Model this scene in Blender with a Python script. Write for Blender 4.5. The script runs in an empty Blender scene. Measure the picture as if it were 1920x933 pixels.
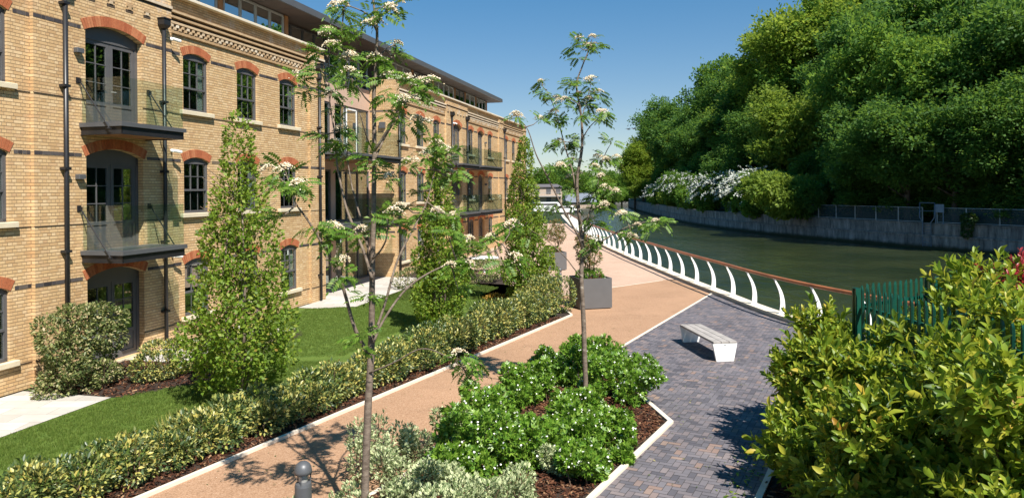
import bpy, math, random
import numpy as np
from mathutils import Matrix, Vector
random.seed(7); rng = np.random.default_rng(7)
S = bpy.context.scene
COL = S.collection
R = math.radians
# ------------------------------------------------------------------ camera model
F, HX, HY, CZ, RO = 1360.0, 960.0, 355.9, 4.25, R(.5)
c_, s_ = math.cos(RO), math.sin(RO)
def ray(px, py):
    u = (px-HX)/F; v = (HY-py)/F
    return np.array((u*c_+v*s_, 1.0, -u*s_+v*c_))
def G(px, py, z=0.0):
    d = ray(px, py); k = (z-CZ)/d[2]; return np.array((d[0]*k, k, z))
def AT(px, py, Y):
    d = ray(px, py)*Y; return np.array((d[0], d[1], CZ+d[2]))
AL = math.atan(333/1360.); U = np.array((math.sin(AL), math.cos(AL), 0)); N = np.array((math.cos(AL), -math.sin(AL), 0)); DF = 14.1
def FAC(px, py):
    d = ray(px, py); k = -DF/(d@N); p = d*k; return p@U, CZ+p[2]
def TO(t, o, z=0.0):            # facade frame: t along the front, o outwards
    p = U*t - N*(DF-o); return (p[0], p[1], z)
# ------------------------------------------------------------------ nodes / materials
MATS = {}
def nmat(name):
    m = bpy.data.materials.new(name); m.use_nodes = True; MATS[name] = m
    nt = m.node_tree; nt.nodes.clear()
    out = nt.nodes.new('ShaderNodeOutputMaterial')
    return m, nt, out
def nd(nt, typ, **kw):
    n = nt.nodes.new('ShaderNode'+typ)
    for k, v in kw.items():
        if k.startswith('i_'): n.inputs[k[2:].replace('_', ' ')].default_value = v
        elif k.startswith('n_'): n.inputs[int(k[2:])].default_value = v
        else: setattr(n, k, v)
    return n
def ramp(nt, fac, stops, interp='LINEAR'):
    r = nd(nt, 'ValToRGB'); cr = r.color_ramp; cr.interpolation = interp
    while len(cr.elements) < len(stops): cr.elements.new(.5)
    for e, (p, c) in zip(cr.elements, stops):
        e.position = p; e.color = tuple(c)+(1,) if len(c) == 3 else c
    nt.links.new(fac, r.inputs[0]); return r.outputs[0]
def mixc(nt, f, a, b, mode='MIX'):
    n = nd(nt, 'Mix', data_type='RGBA', blend_type=mode)
    for sock, val in ((n.inputs[0], f), (n.inputs[6], a), (n.inputs[7], b)):
        if hasattr(val, 'links'): nt.links.new(val, sock)
        else: sock.default_value = val if not isinstance(val, (tuple, list)) or len(val) == 4 else tuple(val)+(1,)
    return n.outputs[2]
def noise(nt, vec, scale, detail=4, rough=.6, dist=0):
    n = nd(nt, 'TexNoise'); n.inputs['Scale'].default_value = scale; n.inputs['Detail'].default_value = detail
    n.inputs['Roughness'].default_value = rough; n.inputs['Distortion'].default_value = dist
    if vec is not None: nt.links.new(vec, n.inputs['Vector'])
    return n.outputs['Fac']
def coord(nt, which='Object'):
    return nd(nt, 'TexCoord').outputs[which]
def bump(nt, h, strength=.3, dist=.02):
    b = nd(nt, 'Bump'); b.inputs['Strength'].default_value = strength; b.inputs['Distance'].default_value = dist
    nt.links.new(h, b.inputs['Height']); return b.outputs[0]
def princ(nt, out, col, rough=.6, metal=0, spec=.5, normal=None):
    p = nd(nt, 'BsdfPrincipled')
    for key, val in (('Base Color', col), ('Roughness', rough), ('Metallic', metal), ('Specular IOR Level', spec)):
        if hasattr(val, 'links'): nt.links.new(val, p.inputs[key])
        else: p.inputs[key].default_value = val if not isinstance(val, (tuple, list)) or len(val) == 4 else tuple(val)+(1,)
    if normal is not None: nt.links.new(normal, p.inputs['Normal'])
    if out is not None: nt.links.new(p.outputs[0], out.inputs[0])
    return p
def plain(name, col, rough=.6, metal=0, spec=.5, nscale=3.0, amt=.15, bmp=0, bscale=60):
    m, nt, out = nmat(name); co = coord(nt)
    f = noise(nt, co, nscale, 5)
    a = tuple(x*(1-amt) for x in col); b = tuple(min(1, x*(1+amt)) for x in col)
    c = ramp(nt, f, [(.3, a), (.7, b)])
    nrm = bump(nt, noise(nt, co, bscale, 4), bmp, .01) if bmp else None
    princ(nt, out, c, rough, metal, spec, nrm); return m
def island(name, stops, rough=.6, spec=.4, nscale=None, bmp=0):
    m, nt, out = nmat(name)
    g = nd(nt, 'NewGeometry').outputs['Random Per Island']
    c = ramp(nt, g, stops)
    if nscale:
        c = mixc(nt, .6, c, ramp(nt, noise(nt, coord(nt), nscale, 5), [(.3, (.55, .55, .55)), (.7, (1, 1, 1))]), 'MULTIPLY')
    nrm = bump(nt, noise(nt, coord(nt), 90, 4), bmp, .006) if bmp else None
    princ(nt, out, c, rough, 0, spec, nrm); return m
def leaf(name, stops, rough=.45, spec=.4, trans=.3, tcol=(.25, .40, .04), edge=None, edgef=(.35, .75), clump=None):
    """foliage: a random tone per leaf, an own colour along the leaf margin for variegated kinds, light through the blade"""
    m, nt, out = nmat(name)
    g = nd(nt, 'NewGeometry').outputs['Random Per Island']
    c = ramp(nt, g, stops)
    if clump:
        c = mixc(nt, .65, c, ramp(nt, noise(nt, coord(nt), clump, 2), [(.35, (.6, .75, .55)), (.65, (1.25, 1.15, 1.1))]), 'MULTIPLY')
    if edge is not None:
        at = nd(nt, 'Attribute', attribute_name='edge').outputs['Fac']
        wob = nd(nt, 'Math', operation='ADD'); nt.links.new(at, wob.inputs[0])
        nz = nd(nt, 'Math', operation='MULTIPLY_ADD'); nt.links.new(g, nz.inputs[0]); nz.inputs[1].default_value = .7; nz.inputs[2].default_value = -.35
        nt.links.new(nz.outputs[0], wob.inputs[1])
        f = ramp(nt, wob.outputs[0], [(edgef[0], (0, 0, 0)), (edgef[1], (1, 1, 1))])
        c = mixc(nt, f, c, edge)
    p = princ(nt, None, c, rough, 0, spec)
    t = nd(nt, 'BsdfTranslucent'); nt.links.new(mixc(nt, .55, c, tcol), t.inputs[0])
    mx = nd(nt, 'MixShader'); mx.inputs[0].default_value = trans
    nt.links.new(p.outputs[0], mx.inputs[1]); nt.links.new(t.outputs[0], mx.inputs[2]); nt.links.new(mx.outputs[0], out.inputs[0])
    return m
# brick: real brick sizes, facade coordinates are metres (x along, y into the wall, z up)
def brickmat(name, cols, mortar=(.46, .32, .185), stain=True):
    m, nt, out = nmat(name); co = coord(nt)
    sx = nd(nt, 'SeparateXYZ'); nt.links.new(co, sx.inputs[0])
    ad = nd(nt, 'Math', operation='ADD'); nt.links.new(sx.outputs[0], ad.inputs[0]); nt.links.new(sx.outputs[1], ad.inputs[1])
    cx = nd(nt, 'CombineXYZ'); nt.links.new(ad.outputs[0], cx.inputs[0]); nt.links.new(sx.outputs[2], cx.inputs[1])
    b = nd(nt, 'TexBrick'); b.offset = .5; b.squash = .5; b.squash_frequency = 2
    nt.links.new(cx.outputs[0], b.inputs['Vector'])
    b.inputs['Scale'].default_value = 1; b.inputs['Brick Width'].default_value = .225; b.inputs['Row Height'].default_value = .075
    b.inputs['Mortar Size'].default_value = .0072; b.inputs['Mortar Smooth'].default_value = .2; b.inputs['Bias'].default_value = 0
    b.inputs['Color1'].default_value = (0, 0, 0, 1); b.inputs['Color2'].default_value = (1, 1, 1, 1); b.inputs['Mortar'].default_value = (.5, .5, .5, 1)
    bc = ramp(nt, b.outputs['Color'], cols)
    c = mixc(nt, .55, bc, ramp(nt, noise(nt, co, .55, 3), [(.3, (.80, .76, .70)), (.72, (1.14, 1.14, 1.13))]), 'MULTIPLY')
    c = mixc(nt, .3, c, ramp(nt, noise(nt, co, 9, 5), [(.3, (.8, .8, .8)), (.7, (1.1, 1.1, 1.1))]), 'MULTIPLY')
    mo = mixc(nt, .6, mortar, ramp(nt, noise(nt, co, 3.5, 4), [(.35, (.55, .5, .45)), (.65, (1.2, 1.15, 1.1))]), 'MULTIPLY')
    c = mixc(nt, b.outputs['Fac'], c, mo)
    fz = nd(nt, 'Math', operation='MULTIPLY_ADD'); nt.links.new(sx.outputs[2], fz.inputs[0]); fz.inputs[1].default_value = 1/.075; fz.inputs[2].default_value = .5
    fr = nd(nt, 'Math', operation='FRACT'); nt.links.new(fz.outputs[0], fr.inputs[0])
    dd = nd(nt, 'Math', operation='SUBTRACT'); nt.links.new(fr.outputs[0], dd.inputs[0]); dd.inputs[1].default_value = .5
    ab = nd(nt, 'Math', operation='ABSOLUTE'); nt.links.new(dd.outputs[0], ab.inputs[0])
    bj = ramp(nt, ab.outputs[0], [(.07, (.8, .8, .8)), (.13, (0, 0, 0))])        # bed joints darkened, their shading put into the colour
    c = mixc(nt, bj, c, (.25, .16, .085))
    if stain:   # lime bloom: ragged pale patches, mostly just under the cornice
        zr = nd(nt, 'MapRange'); nt.links.new(sx.outputs[2], zr.inputs[0]); zr.inputs[1].default_value = 7.2; zr.inputs[2].default_value = 9.2
        nn = noise(nt, co, 1.3, 6, .7)
        mm = nd(nt, 'Math', operation='MULTIPLY'); nt.links.new(nn, mm.inputs[0]); nt.links.new(zr.outputs[0], mm.inputs[1])
        f = ramp(nt, mm.outputs[0], [(.53, (0, 0, 0)), (.63, (.62, .62, .62))])
        c = mixc(nt, f, c, (.62, .56, .48))
    mpp = nd(nt, 'Mapping'); nt.links.new(co, mpp.inputs[0]); mpp.inputs['Scale'].default_value = (1, 1, .16)
    c = mixc(nt, ramp(nt, noise(nt, mpp.outputs[0], 1.7, 6, .7), [(.56, (0, 0, 0)), (.75, (.42, .42, .42))]), c, (.20, .135, .08))
    inv = nd(nt, 'Math', operation='SUBTRACT'); inv.inputs[0].default_value = 1; nt.links.new(b.outputs['Fac'], inv.inputs[1])
    princ(nt, out, c, .85, 0, .25, bump(nt, inv.outputs[0], .9, .012)); return m
def glassmat(name, tint, gloss, rough=.0):
    m, nt, out = nmat(name)
    t = nd(nt, 'BsdfTransparent'); t.inputs[0].default_value = tint+(1,)
    g = nd(nt, 'BsdfGlossy'); g.inputs['Roughness'].default_value = rough; g.inputs[0].default_value = (.95, 1, .98, 1)
    lw = nd(nt, 'LayerWeight'); lw.inputs[0].default_value = .5
    pw = nd(nt, 'Math', operation='POWER'); nt.links.new(lw.outputs['Facing'], pw.inputs[0]); pw.inputs[1].default_value = 3.5
    ad = nd(nt, 'Math', operation='MULTIPLY_ADD'); nt.links.new(pw.outputs[0], ad.inputs[0]); ad.inputs[1].default_value = .75; ad.inputs[2].default_value = gloss
    mx = nd(nt, 'MixShader'); nt.links.new(ad.outputs[0], mx.inputs[0]); nt.links.new(t.outputs[0], mx.inputs[1]); nt.links.new(g.outputs[0], mx.inputs[2])
    nt.links.new(mx.outputs[0], out.inputs[0]); return m
# ------------------------------------------------------------------ mesh helpers
class MB:
    def __init__(s): s.V = []; s.F = []; s.M = []
    def face(s, pts, mi=0):
        b = len(s.V); s.V += [tuple(p) for p in pts]; s.F.append(tuple(range(b, b+len(pts)))); s.M.append(mi)
    def mesh(s, V, Fs, mi=0):
        b = len(s.V); s.V += [tuple(p) for p in V]; s.F += [tuple(b+i for i in f) for f in Fs]; s.M += [mi]*len(Fs)
    def box(s, x0, x1, y0, y1, z0, z1, mi=0, M=None):
        V = [(x, y, z) for z in (z0, z1) for y in (y0, y1) for x in (x0, x1)]
        if M is not None: V = [tuple(M @ Vector(v)) for v in V]
        s.mesh(V, [(0, 2, 3, 1), (4, 5, 7, 6), (0, 1, 5, 4), (2, 6, 7, 3), (0, 4, 6, 2), (1, 3, 7, 5)], mi)
    def bbox(s, x0, x1, y0, y1, z0, z1, bv=.01, mi=0, M=None):   # box with chamfered vertical and top edges
        def ring(i, z): return [(x0+i+bv, y0+i, z), (x1-i-bv, y0+i, z), (x1-i, y0+i+bv, z), (x1-i, y1-i-bv, z), (x1-i-bv, y1-i, z), (x0+i+bv, y1-i, z), (x0+i, y1-i-bv, z), (x0+i, y0+i+bv, z)]
        rs = [ring(0, z0), ring(0, z1-bv), ring(bv, z1)]
        V = sum(rs, []); Fs = [tuple(range(7, -1, -1)), tuple(range(16, 24))]
        for k in range(2):
            for i in range(8): j = (i+1) % 8; Fs.append((k*8+i, k*8+j, k*8+8+j, k*8+8+i))
        if M is not None: V = [tuple(M @ Vector(v)) for v in V]
        s.mesh(V, Fs, mi)
    def tube(s, pts, rad, n=8, cap=True, mi=0):
        P = [Vector(p) for p in pts]; k = len(P)
        if not hasattr(rad, '__len__'): rad = [rad]*k
        up = Vector((0, 0, 1)); V = []; x = None
        for i in range(k):
            d = (P[min(i+1, k-1)]-P[max(i-1, 0)])
            d = d.normalized() if d.length > 1e-9 else up
            if x is None:
                x = d.cross(Vector((0, 1, 0)) if abs(d.z) > .9 else up).normalized()
            x = (x - d*x.dot(d)); x = x.normalized() if x.length > 1e-6 else d.orthogonal().normalized()
            y = d.cross(x)
            for j in range(n):
                a = 2*math.pi*j/n; V.append(tuple(P[i]+(x*math.cos(a)+y*math.sin(a))*rad[i]))
        Fs = []
        for i in range(k-1):
            for j in range(n): q = (j+1) % n; Fs.append((i*n+j, i*n+q, (i+1)*n+q, (i+1)*n+j))
        if cap: Fs += [tuple(range(n-1, -1, -1)), tuple(range((k-1)*n, k*n))]
        s.mesh(V, Fs, mi)
    def lathe(s, prof, n=24, cx=0, cy=0, mi=0):
        V = []; Fs = []; k = len(prof)
        for r, z in prof:
            for j in range(n): a = 2*math.pi*j/n; V.append((cx+r*math.cos(a), cy+r*math.sin(a), z))
        for i in range(k-1):
            for j in range(n): q = (j+1) % n; Fs.append((i*n+j, i*n+q, (i+1)*n+q, (i+1)*n+j))
        Fs += [tuple(range(n-1, -1, -1)), tuple(range((k-1)*n, k*n))]
        s.mesh(V, Fs, mi)
    def prism(s, poly, z0, z1, mi=0):
        n = len(poly); V = [(p[0], p[1], z0) for p in poly]+[(p[0], p[1], z1) for p in poly]
        s.mesh(V, [tuple(range(n-1, -1, -1)), tuple(range(n, 2*n))]+[(i, (i+1) % n, n+(i+1) % n, n+i) for i in range(n)], mi)
    def ribbon(s, pts, w, z0, z1, mi=0):     # kerb-like bar of width w along a polyline (left side offset)
        P = [np.array(p[:2], float) for p in pts]; k = len(P); L = []; Rr = []
        for i in range(k):
            d = P[min(i+1, k-1)]-P[max(i-1, 0)]; d /= np.linalg.norm(d); n = np.array((-d[1], d[0]))
            if 0 < i < k-1:
                d1 = P[i]-P[i-1]; d1 /= np.linalg.norm(d1); n1 = np.array((-d1[1], d1[0])); n = n/max(.4, n@n1)
            L.append(P[i]+n*w/2); Rr.append(P[i]-n*w/2)
        V = [(*p, z) for z in (z0, z1) for p in L+Rr]
        Fs = [(0, k, 3*k, 2*k), (k-1, 3*k-1, 4*k-1, 2*k-1)]
        for i in range(k-1):
            Fs += [(2*k+i, 2*k+i+1, 3*k+i+1, 3*k+i)[::-1], (i, i+1, 2*k+i+1, 2*k+i)[::-1], (k+i, k+i+1, 3*k+i+1, 3*k+i)]
        s.mesh(V, Fs, mi)
    def build(s, name, mats, parent=None, loc=None, smooth=False):
        me = bpy.data.meshes.new(name)
        V = s.V if loc is None else [(x-loc[0], y-loc[1], z-loc[2]) for x, y, z in s.V]
        me.from_pydata(V, [], s.F)
        for m in (mats if isinstance(mats, (list, tuple)) else [mats]): me.materials.append(m)
        if max(s.M, default=0): me.polygons.foreach_set('material_index', s.M)
        if smooth: me.polygons.foreach_set('use_smooth', [True]*len(s.F))
        me.update()
        return link(name, me, parent, loc)
def link(name, me, parent=None, loc=None):
    o = bpy.data.objects.new(name, me); COL.objects.link(o)
    if parent is not None: o.parent = parent
    if loc is not None: o.location = loc
    return o
def tag(o, label=None, cat=None, group=None, kind=None):
    for k, v in (('label', label), ('category', cat), ('group', group), ('kind', kind)):
        if v: o[k] = v
    return o
def empty(name, loc, label, cat, group=None, rz=0):
    o = bpy.data.objects.new(name, None); COL.objects.link(o); o.location = loc; o.rotation_euler = (0, 0, rz)
    return tag(o, label, cat, group)
def dup(o, parent=None):
    c = o.copy(); COL.objects.link(c); c.parent = parent
    for ch in list(o.children): dup(ch, c)
    return c
def structure(o): o['kind'] = 'structure'; return o
# ------------------------------------------------------------------ foliage helpers (numpy)
def T_leaf(L, W, fold=.25, droop=.12):
    v = np.array([(0, 0, 0), (0, .5*L, .02*L), (0, L, -droop*L), (-W/2, .48*L, fold*W), (W/2, .48*L, fold*W)])
    return v, [np.array([(0, 1, 2, 3), (0, 4, 2, 1)])], np.array((0, 0, .2, 1., 1.))
def T_oval(L, W, fold=.2, droop=.15):
    v = np.array([(0, 0, 0), (0, .5*L, .0), (0, L, -droop*L), (-.36*W, .2*L, fold*W*.7), (-.5*W, .55*L, fold*W), (-.3*W, .85*L, fold*W*.5-droop*.6*L),
                  (.36*W, .2*L, fold*W*.7), (.5*W, .55*L, fold*W), (.3*W, .85*L, fold*W*.5-droop*.6*L)])
    return v, [np.array([(0, 1, 4, 3), (1, 2, 5, 4), (0, 6, 7, 1), (1, 7, 8, 2)])], np.array((0, 0, 0, 1, 1, 1, 1, 1, 1.))
def basis(D, Nn):
    D = D/np.linalg.norm(D, axis=1, keepdims=True)
    X = np.cross(D, Nn); l = np.linalg.norm(X, axis=1, keepdims=True); X = np.where(l < 1e-5, np.array((1., 0, 0)), X/np.maximum(l, 1e-5))
    Z = np.cross(X, D); return np.stack((X, D, Z), axis=2)
class Fol:
    def __init__(s): s.V = []; s.F = {}; s.E = []; s.n = 0
    def add(s, tpl, P, D, Nn, sc=1.0):
        tv, tf, te = tpl; P = np.asarray(P, float); m = len(P)
        if m == 0: return
        sc = np.broadcast_to(np.asarray(sc, float), (m,))
        B = basis(np.asarray(D, float), np.asarray(Nn, float))
        V = np.einsum('mij,nj->mni', B, tv)*sc[:, None, None]+P[:, None, :]
        n = len(tv); s.V.append(V.reshape(-1, 3)); s.E.append(np.tile(te, m))
        off = (s.n+np.arange(m)*n)[:, None, None]
        for f in tf:
            k = f.shape[1]; s.F.setdefault(k, []).append((f[None]+off).reshape(-1, k))
        s.n += m*n
    def tpl(s):
        return np.concatenate(s.V), [np.concatenate(v) for v in s.F.values()], np.concatenate(s.E)
    def build(s, name, mat, parent=None, loc=None, smooth=False):
        V = np.concatenate(s.V)
        if loc is not None: V = V-np.array(loc)
        me = bpy.data.meshes.new(name); me.vertices.add(len(V)); me.vertices.foreach_set('co', V.astype(np.float32).ravel())
        idx = []; st = []; o = 0
        for k, fl in s.F.items():
            f = np.concatenate(fl); idx.append(f.ravel()); st.append(o+np.arange(len(f))*k); o += f.size
        idx = np.concatenate(idx); st = np.concatenate(st)
        me.loops.add(len(idx)); me.loops.foreach_set('vertex_index', idx.astype(np.int32))
        me.polygons.add(len(st)); me.polygons.foreach_set('loop_start', st.astype(np.int32))
        me.update(calc_edges=True)
        a = me.attributes.new('edge', 'FLOAT', 'POINT'); a.data.foreach_set('value', np.concatenate(s.E).astype(np.float32))
        me.materials.append(mat)
        if smooth: me.polygons.foreach_set('use_smooth', np.ones(len(st), bool))
        return link(name, me, parent, loc)
def unit(n):
    d = rng.normal(size=(n, 3)); return d/np.linalg.norm(d, axis=1, keepdims=True)
def blob_points(blobs, n, shell=.22, zmin=.03, cull=.8):
    B = np.array(blobs, float); a = (B[:, 3]*B[:, 4]+B[:, 4]*B[:, 5]+B[:, 3]*B[:, 5]); pr = a/a.sum()
    out = []; on = []; tot = 0
    for _ in range(12):
        i = rng.choice(len(B), size=n, p=pr); d = unit(n)
        r = 1-shell*rng.random(n)**1.5
        P = B[i, :3]+d*B[i, 3:]*r[:, None]
        nn = d/B[i, 3:]; nn /= np.linalg.norm(nn, axis=1, keepdims=True)
        ok = P[:, 2] > zmin
        for k in range(len(B)):
            q = np.linalg.norm((P-B[k, :3])/B[k, 3:], axis=1); ok &= (q > cull) | (i == k)
        out.append(P[ok]); on.append(nn[ok]); tot += ok.sum()
        if tot >= n: break
    return np.concatenate(out)[:n], np.concatenate(on)[:n]
def leafy(f, blobs, n, tpl, up=.5, jit=.7, sj=.3, shell=.22, zmin=.03, hang=0., cull=.8):
    P, O = blob_points(blobs, n, shell, zmin, cull); m = len(P); j = unit(m)
    D = O*1.0+np.array((0, 0, up-hang))+j*jit
    Nn = O*.6+np.array((0, 0, .8))+unit(m)*.5
    f.add(tpl, P, D, Nn, 1-sj/2+sj*rng.random(m))
def spl(pts, n=6):      # Catmull-Rom through points
    P = [np.array(p, float) for p in pts]; P = [2*P[0]-P[1]]+P+[2*P[-1]-P[-2]]; o = []
    for i in range(1, len(P)-2):
        for k in range(n):
            t = k/n; o.append(.5*((2*P[i])+(P[i+1]-P[i-1])*t+(2*P[i-1]-5*P[i]+4*P[i+1]-P[i+2])*t*t+(3*P[i]-P[i-1]-3*P[i+1]+P[i+2])*t**3))
    o.append(P[-2]); return o

# ------------------------------------------------------------------ materials
brick = brickmat('buff_brick', [(.0, (.54, .345, .175)), (.3, (.62, .415, .215)), (.6, (.665, .46, .245)), (.85, (.70, .51, .30)), (1, (.56, .355, .19))])
redbrick = island('red_rubbed_brick', [(0, (.38, .11, .05)), (.5, (.47, .155, .07)), (1, (.54, .21, .10))], .85, .2, 20, .3)
darkbrick = island('blue_engineering_brick', [(0, (.035, .03, .032)), (.6, (.075, .065, .068)), (.9, (.11, .095, .09)), (1, (.22, .16, .10))], .7, .35, 20)
corbelbrick = island('corbel_brick', [(0, (.46, .30, .16)), (.5, (.60, .43, .26)), (1, (.74, .64, .5))], .85, .2, 6)
shadow_m = plain('shadow_tone', (.06, .04, .025), .9)  # flat dark colour for painted shadow lines on the facade
stone = plain('cast_stone', (.62, .53, .38), .8, bmp=.2, amt=.08)
render_pink = plain('pink_render', (.52, .36, .27), .85, amt=.08, nscale=1.2, bmp=.15)
frame_m = plain('umber_grey_frame', (.10, .097, .10), .45, spec=.4, amt=.08)
dark_metal = plain('black_metal', (.018, .018, .020), .4, spec=.5, amt=.2)
grey_metal = plain('anthracite_metal', (.105, .108, .115), .45, .2, amt=.06)
soffit_m = plain('roof_soffit', (.085, .06, .048), .6, amt=.1)
alu = plain('pale_aluminium', (.46, .45, .43), .4, .3, amt=.05)
cedar = plain('timber_soffit', (.36, .17, .07), .6, amt=.3, nscale=2)
panes = glassmat('window_glass', (.74, .80, .78), .24)
balglass = glassmat('balcony_glass', (.90, .955, .93), .055)
pent_glass = glassmat('penthouse_glass', (.30, .34, .36), .55)
room_m = plain('room_plaster', (.42, .41, .39), .9)
curtain_m = plain('white_curtain', (.75, .74, .70), .9, amt=.06, nscale=12)
white_m = plain('white_powder_coat', (.82, .82, .80), .4, spec=.5, amt=.04)
coping_m = plain('pale_coping', (.66, .58, .45), .75, amt=.07, nscale=1.5, bmp=.15)
rail_wood = plain('oiled_hardwood', (.33, .115, .04), .45, amt=.25, nscale=2)
slat_wood = plain('weathered_slats', (.34, .31, .285), .75, amt=.25, nscale=5)
kerb_m = plain('pale_kerb', (.68, .60, .49), .8, amt=.1, nscale=2.5, bmp=.2)
planter_m = plain('zinc_planter', (.115, .112, .112), .55, .1, amt=.05)
soil_m = plain('dark_soil', (.03, .018, .012), .95, amt=.4, nscale=14, bmp=.8, bscale=30)
bark_m = island('bark_chip', [(0, (.035, .015, .009)), (.5, (.085, .032, .017)), (.85, (.14, .06, .03)), (1, (.30, .18, .10))], .9, .2)
pale_fence = plain('green_palisade', (.005, .072, .048), .4, spec=.5, amt=.15)
ladder_m = plain('blue_grey_steel', (.13, .17, .22), .5, .3); galv = plain('galvanised', (.42, .45, .46), .5, .4, amt=.1)
def two_scale(name, stops, sc1, sc2, rough=.9, spec=.25, bmp=.3, bs=None, mul=.5):
    m, nt, out = nmat(name); co = coord(nt)
    c = ramp(nt, noise(nt, co, sc1, 3, .7), stops)
    c = mixc(nt, mul, c, ramp(nt, noise(nt, co, sc2, 4), [(.3, (.74, .72, .7)), (.7, (1.12, 1.1, 1.1))]), 'MULTIPLY')
    c = mixc(nt, ramp(nt, noise(nt, co, 1.1, 7, .75), [(.54, (0, 0, 0)), (.72, (.5, .5, .5))]), c, tuple(x*.55 for x in stops[1][1]))
    princ(nt, out, c, rough, 0, spec, bump(nt, noise(nt, co, bs or sc1, 2), bmp, .006)); return m
resin = two_scale('resin_bound_gravel', [(.3, (.22, .125, .07)), (.48, (.37, .22, .13)), (.6, (.425, .265, .165)), (.74, (.56, .40, .28))], 42, .45)
pale_resin = two_scale('pale_pink_resin', [(.3, (.32, .215, .155)), (.5, (.49, .34, .25)), (.74, (.62, .47, .37))], 42, .4)
concrete = two_scale('old_river_concrete', [(.3, (.10, .10, .105)), (.5, (.20, .195, .19)), (.7, (.30, .285, .265))], 2.2, .5, bmp=.5, bs=8, mul=.6)
ground_m = two_scale('earth_and_ivy', [(.3, (.012, .022, .007)), (.55, (.03, .05, .014)), (.75, (.06, .055, .03))], 1.5, .3)
def lawnmat():
    m, nt, out = nmat('mown_grass'); co = coord(nt)
    mp = nd(nt, 'Mapping'); nt.links.new(co, mp.inputs[0]); mp.inputs['Rotation'].default_value = (0, 0, R(-22))
    w = nd(nt, 'TexWave', wave_type='BANDS', bands_direction='Y'); w.inputs['Scale'].default_value = .42; w.inputs['Distortion'].default_value = .5
    nt.links.new(mp.outputs[0], w.inputs[0])
    a = ramp(nt, noise(nt, co, 26, 5, .7), [(.3, (.06, .105, .017)), (.5, (.10, .16, .028)), (.72, (.165, .225, .05))])
    a = mixc(nt, .35, a, ramp(nt, w.outputs['Fac'], [(.35, (.7, .8, .7)), (.65, (1.15, 1.1, 1.0))]), 'MULTIPLY')
    a = mixc(nt, .5, a, ramp(nt, noise(nt, co, .8, 4), [(.3, (.8, .85, .8)), (.7, (1.15, 1.08, 1.0))]), 'MULTIPLY')
    princ(nt, out, a, .85, 0, .2, bump(nt, noise(nt, co, 45, 5), .9, .03)); return m
lawn_m = lawnmat()
grass_m = leaf('grass_blade', [(0, (.07, .12, .02)), (.6, (.115, .175, .03)), (1, (.19, .245, .058))], .6, .2, .3)
def slabmat():
    m, nt, out = nmat('sandstone_slabs'); co = coord(nt)
    b = nd(nt, 'TexBrick'); b.offset = .5; nt.links.new(co, b.inputs['Vector'])
    for k, v in (('Scale', 1), ('Brick Width', .9), ('Row Height', .45), ('Mortar Size', .006)): b.inputs[k].default_value = v
    b.inputs['Color1'].default_value = (.44, .41, .37, 1); b.inputs['Color2'].default_value = (.56, .53, .485, 1); b.inputs['Mortar'].default_value = (.26, .24, .21, 1)
    c = mixc(nt, .5, b.outputs['Color'], ramp(nt, noise(nt, co, 2.2, 6), [(.3, (.78, .77, .75)), (.7, (1.1, 1.1, 1.1))]), 'MULTIPLY')
    princ(nt, out, c, .8, 0, .3, bump(nt, noise(nt, co, 20, 4), .2, .01)); return m
slab_m = slabmat()
block_m = island('clay_paver', [(0, (.10, .095, .11)), (.3, (.145, .135, .15)), (.6, (.185, .17, .185)), (.82, (.195, .165, .17)), (.93, (.235, .20, .20)), (.98, (.26, .18, .15)), (1, (.30, .22, .18))], .8, .3, 1.1, .35)
joint_m = plain('joint_sand', (.045, .04, .04), .95, amt=.3, nscale=20)
def watermat():
    m, nt, out = nmat('river_water'); co = coord(nt)
    mp = nd(nt, 'Mapping'); nt.links.new(co, mp.inputs[0]); mp.inputs['Scale'].default_value = (1.0, .55, 1); mp.inputs['Rotation'].default_value = (0, 0, R(15))
    h1 = noise(nt, mp.outputs[0], 1.25, 7, .68, .5); h2 = noise(nt, mp.outputs[0], .35, 3, .5)
    ad = nd(nt, 'Math', operation='MULTIPLY_ADD'); nt.links.new(h2, ad.inputs[0]); ad.inputs[1].default_value = 1.2; nt.links.new(h1, ad.inputs[2])
    c = ramp(nt, noise(nt, co, .12, 4), [(.35, (.020, .032, .013)), (.65, (.042, .054, .021))])
    p = princ(nt, out, c, .04, 0, .6, bump(nt, ad.outputs[0], .40, .24)); p.inputs['IOR'].default_value = 1.333
    return m
water_m = watermat()
def mottled():
    m, nt, out = nmat('mottled_bark'); co = coord(nt); mp = nd(nt, 'Mapping'); nt.links.new(co, mp.inputs[0]); mp.inputs['Scale'].default_value = (1, 1, 2.2)
    c = ramp(nt, noise(nt, mp.outputs[0], 7, 6, .7), [(.32, (.07, .05, .035)), (.5, (.17, .13, .10)), (.62, (.22, .17, .13)), (.72, (.42, .38, .31))])
    princ(nt, out, c, .8, 0, .3, bump(nt, noise(nt, mp.outputs[0], 30, 5), .6, .01)); return m
barkm = mottled()
tbark = plain('dark_bark', (.09, .07, .05), .9, amt=.35, nscale=3, bmp=.6, bscale=8)
stemm = plain('shrub_stem', (.12, .075, .045), .85, amt=.3, nscale=10)
rowan_m = leaf('rowan_leaf', [(0, (.05, .12, .012)), (.5, (.09, .18, .018)), (.85, (.14, .24, .03)), (1, (.19, .27, .045))], .45, .35, .34)
blossom_m = island('cream_blossom', [(0, (.50, .36, .20)), (.4, (.70, .58, .40)), (1, (.80, .73, .58))], .8, .2)
hornbeam_m = leaf('hornbeam_leaf', [(0, (.075, .14, .014)), (.4, (.14, .24, .022)), (.75, (.22, .32, .035)), (.97, (.29, .33, .05)), (1, (.36, .24, .055))], .5, .3, .42, (.32, .38, .03))
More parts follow.
